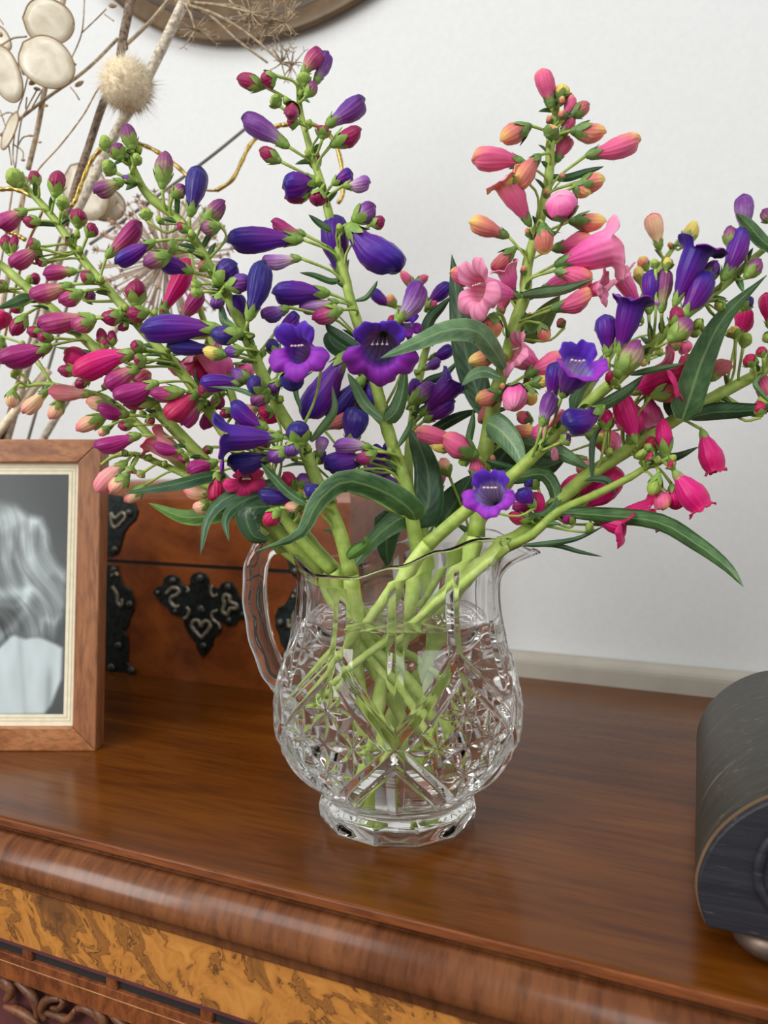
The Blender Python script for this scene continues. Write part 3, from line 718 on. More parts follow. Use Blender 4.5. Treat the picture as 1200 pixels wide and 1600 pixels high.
def poly12(a, k=1.0):
    b = (angd(a, FRONT + R(15)) % R(30)) - R(15)
    return 1 + ((math.cos(R(15)) / math.cos(b)) - 1 + .012) * k
foot = [(.0001, .0012, 0), (.030, .0012, 0), (.036, .0004, .6), (.0392, .0, 1), (.0408, .0004, 1), (.0419, .0018, 1), (.0428, .0082, 1), (.0424, .0098, 1), (.0412, .0108, .9), (.0392, .0116, .6), (.0378, .0124, .3), (.0380, .0133, .1)]
v = []; f = []
for (r, z, k) in foot:
    for i in range(NT):
        a = 2 * math.pi * i / NT
        v.append(J(r * (poly12(a, k) if k else 1), a, z))
NB = 340
ZN = .112
ZW = .1095
def shape(r, z, a, s):                         # lift the neck to the rim line and pull out the spout
    if z > ZN:
        t = (z - ZN) / (.143 - ZN); z2 = ZN + t * (rim_z(a) - ZN)
        r = r + spout(a) * max(0, (t - .30) / .70) ** 2.9 + .0012 * max(0, t - .8) / .2
        return r, z2
    return r, z
for j in range(NB + 1):
    z = .0140 + (.143 - .0140) * j / NB
    for i in range(NT):
        a = 2 * math.pi * i / NT
        r = prs(z); fade = 1 if z < .125 else max(0, 1 - (z - .125) / .012)
        r += relief_d(a, z, r) * fade
        if z < .018: r = min(r, .0400 + (z - .014) * 1.2)
        r, z2 = shape(r, z, a, 1)
        v.append(J(r, a, z2))
no_ = len(foot) + NB + 1
THK = .0029
def inner(z, a, extra=0.0):
    r = prs(max(z, .02)) - THK
    return shape(r, z, a, 0)
# rounded rim, then down inside
for (dr, dz) in ((.0002, .0005), (.0001, .0010), (-.0004, .0014), (-.0010, .00165), (-.0017, .0016), (-.0023, .0012), (-.0027, .0006)):
    for i in range(NT):
        a = 2 * math.pi * i / NT; r, z2 = shape(prs(.143), .143, a, 1); v.append(J(r + dr, a, z2 + dz))
NI = 26
zi = sorted([.1425 - (.1425 - .0235) * j / NI for j in range(NI + 1)] + [ZW], reverse=True)
for z in zi:
    for i in range(NT):
        a = 2 * math.pi * i / NT; r, z2 = inner(z, a); v.append(J(r, a, z2))
for (k, z) in ((.93, .0215), (.82, .0202), (.6, .0196), (.3, .0193), (.002, .0192)):
    for i in range(NT):
        a = 2 * math.pi * i / NT; v.append(J((prs(.0235) - THK) * k, a, z))
nr = len(v) // NT
for j in range(nr - 1):
    for i in range(NT):
        i2 = (i + 1) % NT; f.append([j * NT + i, j * NT + i2, (j + 1) * NT + i2, (j + 1) * NT + i])
f.append([i for i in range(NT)][::-1]); f.append([(nr - 1) * NT + i for i in range(NT)])
j_in = no_ + 7; zrow = zi + [0.02] * 5
fmi = [1 if (j >= j_in and zrow[j - j_in] <= ZW + 1e-6) else 0 for j in range(nr - 1) for i in range(NT)] + [0, 1]
body = mk('body', v, f, [M_GLASS, M_WET], jug, True, None, fmi)
fix_normals(body)
# handle: a strap with thumb cuts down its outer edges
hp = [(462, 850, .0), (440, 846, 0), (418, 852, 0), (404, 872, 0), (398, 905, 0), (399, 945, 0), (405, 985, 0), (416, 1022, 0), (430, 1052, 0), (447, 1074, 0)]
HP_ = spline([pt(x, y, .4065) for x, y, _ in hp], 120)
v = []; f = []; nh = 20
for i, p in enumerate(HP_):
    t = (HP_[min(i + 1, 119)] - HP_[max(i - 1, 0)]).normalized()
    e1 = ay; e2 = t.cross(e1).normalized()      # e2 in the plane of the handle, pointing outwards or inwards
    if e2.dot(-ax) < 0 and i > 20: e2 = e2
    s = i / 119
    cut = .5 + .5 * math.cos(s * math.pi * 2 * 6.5)
    for k in range(nh):
        a = 2 * math.pi * k / nh; c, q = math.cos(a), math.sin(a)
        rx = .0080 * (abs(c) ** .55) * (1 if c > 0 else -1); ry = .0064 * (abs(q) ** .6) * (1 if q > 0 else -1)
        if q * (-1) > .25: pass
        v.append(p + e1 * rx + e2 * ry)
    # thumb cuts on the outer corners
    base = len(v) - nh; outer = -1 if (t.cross(ay)).dot(ax) > 0 else 1
    for k in range(nh):
        a = 2 * math.pi * k / nh; c, q = math.cos(a), math.sin(a)
        if q * outer > .15 and abs(c) > .2:
            v[base + k] = v[base + k].lerp(p, .08 * cut)
for i in range(119):
    for k in range(nh): f.append([i * nh + k, i * nh + (k + 1) % nh, (i + 1) * nh + (k + 1) % nh, (i + 1) * nh + k])
f += [list(range(nh))[::-1], list(range(119 * nh, 120 * nh))]
fix_normals(mk('handle', v, f, M_GLASS, jug, True))
# water
NWT = 180; v = []; f = []
ws = [.0192 + (ZW - .0192) * j / 50 for j in range(51)]
prof_w = [(.002, .0193), ((prs(.0235) - THK) * .6, .0197), ((prs(.0235) - THK) * .92, .0217)] + [(prs(max(z, .02)) - THK - .00004, z) for z in ws if z > .0234]
n_side = len(prof_w); prof_w += [(prof_w[-1][0], ZW + .0006), (prof_w[-1][0] - .0008, ZW + .0001), (prof_w[-1][0] - .0022, ZW), (.002, ZW)]
for (r, z) in prof_w:
    for i in range(NWT):
        a = 2 * math.pi * i / NWT; v.append(J(r, a, z))
for j in range(len(prof_w) - 1):
    for i in range(NWT):
        i2 = (i + 1) % NWT; f.append([j * NWT + i, j * NWT + i2, (j + 1) * NWT + i2, (j + 1) * NWT + i])
f.append(list(range(NWT))[::-1]); f.append([(len(prof_w) - 1) * NWT + i for i in range(NWT)])
o = mk('vase_water', v, f, [M_WATER, M_CLEAR], None, True, None, [0 if j >= n_side else 1 for j in range(len(prof_w) - 1) for i in range(NWT)] + [1, 0]); fix_normals(o)
tag(o, 'clear water filling the glass jug up to its neck', 'water', kind='stuff')

# ------------------------------------------------------------------ penstemons
VIEW = lambda p: (p - CAM_L).normalized()
def prof_at(P, t):
    for (t0, r0), (t1, r1) in zip(P, P[1:]):
        if t <= t1:
            k = (t - t0) / (t1 - t0) if t1 > t0 else 0; k = k * k * (3 - 2 * k) if t1 < .99 else k
            return r0 + (r1 - r0) * k
    return P[-1][1]
KP = {
 'b': [(0, .50), (.2, .80), (.45, 1.0), (.68, .98), (.85, .78), (.95, .46), (1, .02)],
 't': [(0, .34), (.10, .40), (.26, .58), (.46, .84), (.64, 1.0), (.80, .98), (.91, .80), (.975, .46), (1, .06)],
 'o': [(0, .26), (.16, .32), (.34, .60), (.62, .88), (.85, .98), (1, 1.0)],
}
def frame_for(B, T):
    z = (T - B).normalized(); up = Vector((0, 0, 1)) - z * z.z
    if up.length < .25: up = up + ey * .5 - z * (ey.dot(z) * .5)
    up.normalize(); return z, up, up.cross(z)
def closed(B, T, w, kind, seed):
    z, up, sd = frame_for(B, T); L = (T - B).length; P = KP[kind]
    r_ = random.Random(seed); ph = r_.random() * 6.28; bend = (r_.random() - .3) * .10 * L
    nr, ns = (14, 20); v = []; ts = []; an = []
    for i in range(nr):
        t = i / (nr - 1); t = 1 - (1 - t) ** 1.25 if t > 0 else 0
        rr = prof_at(P, t) * w / 2
        cen = B + z * (L * t) + up * (bend * math.sin(math.pi * t) * -1)
        if kind == 't': cen -= up * (w * .14 * max(0, t - .3) / .7 * (1 if seed % 3 else -.6))
        for k in range(ns):
            a = 2 * math.pi * k / ns
            q = 1.0
            if t > .45: q -= (.22 if kind == 't' else .13) * (t - .45) / .55 * (abs(math.cos(2.5 * (a + ph) + 1.2 * (t - .45))) ** 5)
            q *= 1 + .028 * math.cos(5 * (a + ph)) * min(1, t * 3) + .04 * math.sin(3 * a + ph + 5 * t)
            obl = (w * .16 * (math.sin(a) * (1 if seed % 2 else -1)) * max(0, t - .6) / .4 * (1 - t) * 4 if kind == 't' else 0)
            lipz = 0.0; tl = t
            if t > .42:                              # the upper lip folds over the lower one
                k_ = min(1, (t - .42) / .3); s_ = max(0, min(1, (-.05 - math.sin(a + .5 * math.sin(ph))) / .22))
                q *= 1 - .15 * s_ * k_; lipz = -.11 * L * s_ * k_ * (t - .42); tl = t - .22 * s_ * k_
            v.append(cen + z * (obl + lipz) + (sd * math.cos(a) * .96 + up * math.sin(a) * (1.0 if kind == 't' else 1)) * rr * q); ts.append(tl); an.append(a)
    f = [[i * ns + k, i * ns + (k + 1) % ns, (i + 1) * ns + (k + 1) % ns, (i + 1) * ns + k] for i in range(nr - 1) for k in range(ns)]
    f += [list(range(ns))[::-1], list(range((nr - 1) * ns, nr * ns))]
    rv = r_.random(); return v, f, {'t': ts, 'ang': an, 'rnd': [rv] * len(v)}, None
def opened(B, T, w, seed, lobe=1.0, flare=1.0):
    """Flaring tube with two upper and three lower lobes; an outer and an inner skin."""
    z, up, sd = frame_for(B, T); L = (T - B).length; r_ = random.Random(seed)
    P = KP['o'] if lobe >= .5 else [(0, .32), (.14, .40), (.34, .72), (.58, .98), (.78, 1.0), (.92, .90), (1, .76)]
    ns, nr, nl = 60, 8, 8; v = []; ts = []; an = []; mi = []; f = []
    def lobelen(a):
        # upper lobes at 55 and 125 degrees, lower at 205, 270, 335
        cs = [(56, 38), (124, 38), (204, 36), (270, 38), (336, 36)]; best = 0; bi = 0
        for i, (c, hw) in enumerate(cs):
            d = abs((math.degrees(a) - c + 180) % 360 - 180) / hw
            val = max(0, 1 - d ** 2.4) ** .55
            if val > best: best = val; bi = i
        return best, bi
    jit = [r_.uniform(.85, 1.12) for _ in range(5)]; fl = [r_.uniform(-.15, .15) for _ in range(5)]
    for skin in (0, 1):
        for i in range(nr + nl):
            for k in range(ns):
                a = 2 * math.pi * k / ns; dirv = sd * math.cos(a) + up * math.sin(a)
                if i < nr:
                    t = i / (nr - 1); rr = prof_at(P, t) * w / 2; p = B + z * (L * t) + dirv * rr; tt = t * .72
                    nrm = dirv
                else:
                    s = (i - nr + 1) / nl; ll, bi = lobelen(a); ln = w * .72 * lobe * (.10 + .90 * ll) * jit[bi] * s
                    th = (.35 + 1.15 * s * flare + fl[bi]) * (0.62 if bi < 2 else 1.05)
                    p = B + z * L + dirv * (w / 2 * P[-1][1]) + (dirv * math.sin(th) + z * math.cos(th)) * ln
                    p += z * (w * .035 * math.sin(a * 9 + seed) * s * s + w * .05 * math.sin(a * 4 + 2 * seed) * s) + dirv * (w * .028 * math.sin(a * 14 + seed * 3) * s * s)
                    tt = .72 + .28 * s; nrm = (dirv * math.cos(th) - z * math.sin(th))
                if skin: p = p - nrm * .00045
                v.append(p); ts.append(tt); an.append(a)
    m_ = nr + nl
    for skin in (0, 1):
        o_ = skin * m_ * ns
        for i in range(m_ - 1):
            for k in range(ns):
                q = [o_ + i * ns + k, o_ + i * ns + (k + 1) % ns, o_ + (i + 1) * ns + (k + 1) % ns, o_ + (i + 1) * ns + k]
                f.append(q if not skin else q[::-1]); mi.append(skin)
    for k in range(ns):
        f.append([(m_ - 1) * ns + k, (m_ - 1) * ns + (k + 1) % ns, m_ * ns + (m_ - 1) * ns + (k + 1) % ns, m_ * ns + (m_ - 1) * ns + k]); mi.append(1)
    rv = r_.random(); return v, f, {'t': ts, 'ang': an, 'rnd': [rv] * len(v)}, mi
def calyx_geo(B, T, w, kind, seed):
    z, up, sd = frame_for(B, T); L = (T - B).length; P = KP[kind]; r_ = random.Random(seed + 9)
    Lc = (.62 * L if kind == 'b' else 0.19 * L + .22 * w); back = .30 * Lc
    if kind == 'b': Lc = max(Lc, .6 * w)
    r0 = P[0][1] * w / 2; v = []; f = []; ph = r_.random() * 6.28
    nv, nu = 7, 5
    for s in range(5):
        b0 = len(v); ac = ph + s * 2 * math.pi / 5; splay = r_.uniform(0, .25)
        for lay in (0, 1):
            for i in range(nv):
                x = i / (nv - 1); hw = (2 * math.pi / 5 * .56) * (1.0 if x < .35 else max(.03, (1 - ((x - .35) / .65) ** 1.5)))
                zz = -back + x * Lc; tc = max(0, zz / L); rc = prof_at(P, min(.6, tc)) * w / 2
                rr = (max(rc, r0) * 1.06 + .0004) * min(1, .28 + 2.2 * x) + splay * w * .35 * max(0, x - .5) ** 2
                if lay: rr -= .0003
                for k in range(nu):
                    a = ac + (k / (nu - 1) * 2 - 1) * hw
                    v.append(B + z * zz + (sd * math.cos(a) + up * math.sin(a)) * rr)
        for lay in (0, 1):
            for i in range(nv - 1):
                for k in range(nu - 1):
                    q = [b0 + lay * nv * nu + i * nu + k, b0 + lay * nv * nu + i * nu + k + 1, b0 + lay * nv * nu + (i + 1) * nu + k + 1, b0 + lay * nv * nu + (i + 1) * nu + k]
                    f.append(q if not lay else q[::-1])
    b0 = len(v)                                    # the green cup under the sepals
    for i, (zz, rr) in enumerate(((-back * 1.1, .25), (-back * .8, .62), (-back * .2, .98), (.06 * Lc, 1.0))):
        for k in range(10):
            a = 2 * math.pi * k / 10; v.append(B + z * zz + (sd * math.cos(a) + up * math.sin(a)) * (r0 * rr * .98 + .0002))
    for i in range(3):
        for k in range(10): f.append([b0 + i * 10 + k, b0 + i * 10 + (k + 1) % 10, b0 + (i + 1) * 10 + (k + 1) % 10, b0 + (i + 1) * 10 + k])
    f.append([b0 + k for k in range(10)][::-1])
    return v, f, B - z * back

def leaf_geo(P, w, shape='l', tilt=0.0, fold=.25, wave=0.0, n=18):
    pts = spline(P, n); v = []; ac = []; al = []; f = []; m_ = 7
    for lay in (0, 1):
        for i, p in enumerate(pts):
            s = i / (n - 1); t = (pts[min(i + 1, n - 1)] - pts[max(0, i - 1)]).normalized()
            vd = VIEW(p); c = t.cross(vd); c = c.normalized() if c.length > 1e-4 else ax
            c = Matrix.Rotation(tilt, 3, t) @ c; nn = c.cross(t)
            if shape == 'l': ww = (math.sin(math.pi * min(1, .06 + .94 * s) ** .85) ** .75)
            elif shape == 'c': ww = min(1, .42 + s * 3.4) * (max(0, 1 - s) ** .62) * 1.12
            else: ww = min(1, .5 + s * 4) * (1 - s ** 2.6)
            ww = max(ww, .02) * w / 2
            for k in range(m_):
                q = k / (m_ - 1) * 2 - 1
                off = nn * (fold * abs(q) * ww + wave * w * math.sin(9 * s + 2 * q) * abs(q) - lay * .0004 * (1 - .8 * abs(q)))
                v.append(p + c * (q * ww) + off); ac.append(q); al.append(s)
    for lay in (0, 1):
        for i in range(n - 1):
            for k in range(m_ - 1):
                o_ = lay * n * m_; q = [o_ + i * m_ + k, o_ + i * m_ + k + 1, o_ + (i + 1) * m_ + k + 1, o_ + (i + 1) * m_ + k]
                f.append(q if not lay else q[::-1])
    for i in range(n - 1):
        for k in (0, m_ - 1): f.append([i * m_ + k, (i + 1) * m_ + k, n * m_ + (i + 1) * m_ + k, n * m_ + i * m_ + k])
    return v, f, {'across': ac, 'along': al}

CNT = [0]
def penstemon(name, label, path, tip_d, mouth_d, floor, w_tip, w_mouth, flowers, leaves, calyx=M_CALYX, mini='GR', minis=.35, group='penstemon stems in the glass jug'):
    """path: picture points from the tip to the jug's mouth; floor: where the cut end stands in the jug."""
    n0 = len(path); up_pts = []
    ln = [0]
    for a, b in zip(path, path[1:]): ln.append(ln[-1] + math.hypot(b[0] - a[0], b[1] - a[1]))
    for (x, y), l in zip(path, ln):
        k = l / ln[-1]; k = k ** .9
        up_pts.append(pt(x, y, tip_d + (mouth_d - tip_d) * k))
    foot_p = JX(*floor)
    # keep the stem inside the glass: pass through the neck and the belly
    allp = up_pts + [up_pts[-1].lerp(foot_p, .5) , foot_p]
    root = tag(empty(name, foot_p), label, 'flower', group)
    N_ = 64; S = spline(up_pts, N_); lo = spline([up_pts[-2], up_pts[-1], up_pts[-1].lerp(foot_p, .45), foot_p], 40)[13:]
    rad = []
    for i in range(N_):
        k = i / (N_ - 1); d = (S[i] - CAM_L).length; rad.append((w_tip + (w_mouth - w_tip) * k ** .8) * .5 * MPP * d * (1 + .10 * (i % 9 == 0)))
    mmb = MB(); mmb.tube(S, rad, 10); mk('stem', mmb.v, mmb.f, M_STEM, root)
    mmb = MB(); mmb.tube(lo, [rad[-1] * .92 * (1 - .35 * i / (len(lo) - 1)) for i in range(len(lo))], 12); mk('lower_stem', mmb.v, mmb.f, M_STEM_LO, root)
    cumS = S
    pxS = []
    Mi = CAM_M.inverted()
    for p in S:
        q = Mi @ p; pxS.append((600 + F_PX * q.x / -q.z, 800 - F_PX * q.y / -q.z, -q.z))
    r_ = random.Random(sum(map(ord, label)) + len(flowers))
    for ln_ in flowers.strip().splitlines():
        tk = ln_.split()
        if not tk: continue
        kind, col = tk[0], tk[1]; bx, by, tx, ty, w = map(float, tk[2:7]); off = float(tk[7]) / 1000 if len(tk) > 7 else -.006; dz = float(tk[8]) / 1000 if len(tk) > 8 else 0
        i0 = min(range(N_), key=lambda i: (pxS[i][0] - bx) ** 2 + (pxS[i][1] - by) ** 2)
        dist = math.hypot(pxS[i0][0] - bx, pxS[i0][1] - by)
        ia = min(N_ - 1, i0 + 1 + int(dist * .9 / (ln[-1] / N_)))
        d0 = pxS[i0][2] + off
        B = pt(bx, by, d0); T = pt(tx, ty, d0 + dz); wm = w * MPP * d0 * (1.07 if kind != 'o' else 1.04)
        if (T - B).length < .6 * wm: T = B + (T - B).normalized() * .6 * wm
        CNT[0] += 1; sd = CNT[0] * 13 + 5
        if kind == 'o':
            lob = float(tk[9]) if len(tk) > 9 else 1.0; fl = float(tk[10]) if len(tk) > 10 else 1.0
            v, f, at, mi = opened(B, T, wm, sd, lob, fl); mats = [PET[col], THR.get(col, THR['PK'])]
        else: v, f, at, mi = closed(B, T, wm, kind, sd); mats = [PET[col]]
        fl_o = mk('flower' if kind == 'o' else ('bud' if kind == 'b' else 'flower_bud'), v, f, mats, root, True, at, mi)
        if kind == 'o':
            z, up, sdv = frame_for(B, T); L = (T - B).length
            for q in (-.34, -.12, .12, .34):
                mb = MB(); e = B + z * (L * 1.04 + abs(q) * wm * .1) + sdv * (q * wm * .55) + up * (wm * .16); s0 = B + z * L * .3 + sdv * q * wm * .3
                mb.tube(spline([s0, s0.lerp(e, .6) + up * wm * .12, e], 6), .00022, 5)
                mb.tube([e - sdv * .0007, e - up * .0002, e + sdv * .0007], [.0003, .0006, .0003], 6)
                mb.build('stamen', M_ANTHER, fl_o, True, False)
        v, f, cb = calyx_geo(B, T, wm, kind, sd)
        mk('calyx', v, f, calyx, fl_o)
        A = S[ia]; zdir = (T - B).normalized(); mid = A.lerp(cb, .55) - zdir * min(.006, (A - cb).length * .3)
        mb = MB(); mb.tube(spline([A, mid, cb], 8), [.0009, .0008, .0008, .0007, .0007, .0007, .0008, .0009], 6); mk('pedicel', mb.v, mb.f, M_STEM, fl_o)
        if r_.random() < minis:                      # a small unopened bud and a bract by the node
            c = mid + Vector((r_.uniform(-1, 1), r_.uniform(-1, 1), r_.uniform(-.2, 1))) * .004
            e = c + ((c - A).normalized() * .5 + Vector((0, 0, .5))).normalized() * .0045
            v, f, at, mi = closed(c, e, .0034, 'b', sd + 3); b_ = mk('green_bud', v, f, PET[mini], root, True, at)
            v, f, cb2 = calyx_geo(c, e, .0034, 'b', sd + 4); mk('calyx', v, f, calyx, b_)
            mb = MB(); mb.tube(spline([A, A.lerp(c, .5), cb2], 5), .0005, 5); mk('pedicel', mb.v, mb.f, M_STEM, b_)
        if r_.random() < .55:
            dirb = ((cb - A).normalized() + Vector((r_.uniform(-.5, .5), r_.uniform(-.5, .5), r_.uniform(-.3, .5)))).normalized()
            ll = r_.uniform(.008, .016)
            v, f, at = leaf_geo([A, A + dirb * ll * .5, A + dirb * ll + Vector((0, 0, -.15 * ll))], r_.uniform(.0018, .0034), 'l', r_.uniform(-.6, .6), .3, 0, 7)
            mk('bract', v, f, M_LEAF, root, True, at)
    for L_ in leaves:
        P, w, shp, m_, kw = L_
        a, b = kw.get('d', (0, 0)); n_ = len(P)
        i0 = min(range(N_), key=lambda i: (pxS[i][0] - P[0][0]) ** 2 + (pxS[i][1] - P[0][1]) ** 2); d0 = pxS[i0][2]
        pts_ = [pt(x, y, d0 + a + (b - a) * i / (n_ - 1)) for i, (x, y) in enumerate(P)]
        pts_[0] = pts_[0] if kw.get('free') else (pts_[0] + S[i0] * 0)
        v, f, at = leaf_geo(pts_, w * MPP * (d0 + a), shp, kw.get('tilt', 0), kw.get('fold', .22), kw.get('wave', 0))
        mk('leaf', v, f, m_, root, True, at)
    return root
# ------------------------------------------------------------------ the flowers, stem by stem
D_ = dict
penstemon('penstemon_stem', 'raspberry penstemon stem leaning furthest left with round dark buds', 
 [(22, 276), (45, 297), (83, 340), (113, 383), (143, 423), (187, 473), (233, 527), (290, 590), (325, 640), (368, 700), (422, 775), (468, 840), (520, 893)], .405, .385, (.012, .005, .030), 7, 20, '''
b GR 32 288 14 266 26
b RB 58 287 49 268 18
b RB 86 302 92 266 25
b GR 96 325 100 305 18
b RB 122 352 124 326 25 -10
b RB 138 367 149 350 20 -10
b RB 112 380 103 373 13
t RT 38 330 -4 354 30
b RB 60 345 36 348 18
b RB 12 392 8 366 18
b RB 20 392 24 366 13
t RT 62 388 14 414 28 -10
b RB 60 386 44 377 18 -12
b RB 72 408 56 412 14
t RT 116 424 67 427 25
t RT 108 446 49 470 30 -10
b RT 124 458 92 474 24 -10
b RB 145 437 126 429 20 -10
b VG 132 465 150 462 20 4
t RT 142 496 57 506 34 -12
b RT 144 500 112 514 27 -14
b RB 188 492 158 500 24 -10
b RB 213 474 211 436 32 -10
b RB 228 487 198 494 24 -10
b RB 198 505 186 517 13
t RT 170 398 218 344 31 -6
b RB 163 542 156 512 17
b RB 175 538 176 516 14
b RB 164 545 164 528 13 -8
t HP 207 552 113 583 42 -14
b RB 224 545 203 541 22 -14
b RB 226 562 209 565 22 -14
t RT 214 576 162 602 34 -12
t MG 242 600 180 628 37 -14
b RT 280 612 233 616 24 -16
b RB 240 628 192 634 22 -8
b RB 330 612 309 607 23 -12
t CR 308 614 258 652 38 -12
t RT 314 630 280 662 32 -8
b MG 330 640 318 672 24 4
t CR 338 742 339 784 30 -6
b RB 358 640 345 652 16
t MG 336 722 294 742 30 -4
o HP 372 722 384 750 24 -4 -14 1.3
b CR 460 765 442 738 22 -4
b RB 420 690 402 702 16
b HP 372 662 392 648 22 4
b HP 425 640 404 648 22 4
''', [
 ([(352, 742), (322, 745), (270, 758), (190, 772)], 22, 'l', M_LEAF_D, D_(d=(0, -.03), wave=.04, tilt=.5)),
 ([(440, 748), (402, 762), (355, 778), (325, 810), (313, 868)], 22, 'l', M_LEAF_D, D_(d=(-.004, -.03), tilt=.4)),
 ([(448, 765), (400, 775), (366, 792), (352, 815), (358, 846)], 18, 'l', M_LEAF_D, D_(d=(-.006, -.03), tilt=.3)),
 ([(450, 795), (412, 792), (385, 800), (395, 835), (420, 845)], 46, 'l', M_LEAF_D, D_(d=(.002, .0), tilt=.5, fold=.15)),
], minis=.4)
penstemon('penstemon_stem', 'raspberry penstemon stem cut off by the left edge, lower than its dark neighbour',
 [(-60, 372), (0, 413), (40, 448), (77, 480), (133, 530), (160, 556), (195, 595), (253, 650), (320, 720), (385, 785), (440, 836), (505, 896)], .425, .392, (.022, -.012, .050), 9, 22, '''
t HP -18 480 6 514 38
b RB 34 478 18 488 15
b RB 38 496 20 526 22
t MG 74 542 2 572 40 -12
b RB 80 528 58 526 20 -12
b RB 66 516 42 521 19 -12
t HP 150 575 98 556 36 4
b RB 118 578 90 580 19
b RB 138 592 118 606 17
t MG 198 648 152 642 26 -8
b RB 205 664 184 667 15 -8
t MG 215 681 145 696 29 -12
b CO 205 604 236 582 32 8
t MG 284 706 240 694 20 -10
b RB 292 715 278 719 14 -10
b BR 232 652 238 664 14
b RB 10 450 -6 444 18
b RB -10 400 -24 390 20
b RB 48 440 62 430 16 6
''', [
 ([(60, 470), (40, 466), (20, 474), (-6, 482)], 16, 'l', M_LEAF, D_(d=(0, -.02))),
 ([(180, 590), (160, 560), (120, 548), (85, 542)], 10, 'l', M_LEAF, D_(d=(0, .01))),
], minis=.4)
penstemon('penstemon_stem', 'pale peach penstemon stem hanging out over the picture frame with blush buds',
 [(30, 604), (75, 600), (125, 612), (165, 622), (215, 662), (260, 708), (320, 758), (390, 818), (482, 890)], .44, .40, (.030, .010, .060), 5, 16, '''
b PE 20 612 17 638 19 -8
t PE 72 612 33 644 24 -8
b PE 96 628 78 656 21 -8
t PP 142 616 76 608 27 -8
b PE 170 632 134 628 23 -10
b PE 160 652 119 674 24 -8
b PE 168 668 156 682 14 -8
b BR 30 582 22 578 15 -6
b PE 0 530 -14 556 30 6
''', [], minis=.5)
penstemon('penstemon_stem', 'short pale pink penstemon stem lowest on the left, in front of the box lid',
 [(158, 726), (180, 712), (212, 710), (240, 720), (292, 743), (340, 768), (410, 815), (490, 893)], .41, .395, (.020, -.024, .046), 4, 15, '''
t PP 194 724 147 766 31 -8
b PE 197 744 174 772 24 -10
b CO 206 730 203 738 17 -8
b PE 222 762 195 786 20 -4
o PP 292 722 246 690 36 -2 -2 .6 .4
t PE 328 772 286 767 25 -8
b PE 328 788 301 796 22 -8
b PE 224 738 215 745 13
''', [
 ([(380, 795), (345, 802), (290, 808), (232, 786)], 28, 'l', M_LEAF_B, D_(d=(.004, .0))),
], minis=.7)
penstemon('penstemon_stem', 'dark purple penstemon stem with indigo buds arching up on the left of the tallest stem',
 [(196, 232), (210, 268), (233, 307), (283, 347), (313, 390), (332, 425), (360, 470), (385, 527), (400, 562), (420, 607), (442, 650), (473, 697), (490, 740), (510, 782), (532, 835), (548, 898)], .372, .378, (-.010, .006, .022), 9, 24, '''
b GR 170 234 160 212 19
b VG 206 228 197 194 24 -8
b VG 188 246 178 226 24 -8
b GR 210 256 217 240 15 -10
b GR 178 268 160 256 22
t VG 190 284 145 299 28 -8
b VM 208 282 190 278 14
b VG 254 286 258 235 28
b VG 272 306 289 290 20
t IN 298 332 314 258 36 -8
b VG 320 346 353 314 26
b VG 340 353 313 359 24 -8
b GR 230 342 226 325 18 -4
b RB 292 360 276 350 15
t PU 238 379 177 410 28 -10
b VG 262 398 224 416 26 -12
b VG 276 388 262 384 22 -12
t PU 298 424 248 404 30 -2
b GR 314 456 298 460 16
b GR 312 444 300 448 15
b IN 340 438 372 412 38 -8
b VM 358 446 394 440 28 -10
b VM 342 462 336 484 21 -10
b BR 322 420 310 412 16
t IN 390 494 418 408 40 -12
t PU 382 512 368 460 34 2
t PU 338 514 217 512 46 -12
t IN 332 546 260 546 28 -8
b IN 372 520 328 526 30 -14
b YG 350 554 316 549 21 -14
b VM 376 546 350 551 19 -14
t PU 376 598 312 596 30 -8
b VM 388 592 360 580 20 -10
b IN 412 612 386 592 27 -14
b VM 434 596 424 616 20 -10
b VG 418 612 394 634 25 -12
t PU 414 668 358 632 32 -12
b VM 378 672 400 656 22 -4
b IN 468 692 464 657 37 -16
b VM 462 690 450 714 24 -16
o PU 436 684 360 684 40 -16 -4 1.15 .62
t IN 424 714 354 722 38 -10
b VM 442 702 420 722 25 -16
t IN 468 776 402 770 28 -12
b IN 506 772 474 764 27 -14
b PE 474 788 444 794 19 -12
b CR 434 798 414 822 25 -14
o PU 500 566 466 548 40 -12 -26 .9 .9
b IN 455 572 458 612 37 -14
t VP 498 712 505 682 21 12
b IN 432 552 420 530 22 4
t PU 432 520 470 496 30 6
b VM 470 760 480 740 22 0
''', [
 ([(486, 690), (505, 668), (523, 640), (519, 602)], 15, 'l', M_LEAF_G, D_(d=(-.012, -.022), tilt=.5)),
 ([(482, 790), (452, 770), (425, 742), (408, 724)], 16, 'l', M_LEAF, D_(d=(-.016, -.02), tilt=.4)),
 ([(430, 622), (400, 618), (370, 608), (326, 604)], 9, 'l', M_LEAF_G, D_(d=(-.012, -.018), tilt=.3)),
 ([(543, 872), (556, 862), (572, 850), (570, 838)], 22, 'l', M_LEAF_B, D_(d=(-.010, -.016), tilt=.4)),
 ([(345, 475), (350, 500), (362, 510), (368, 515)], 14, 'l', M_LEAF, D_(d=(-.006, -.008))),
 ([(470, 640), (462, 610), (472, 590), (490, 580)], 9, 'l', M_LEAF, D_(d=(.004, .004))),
], minis=.3)
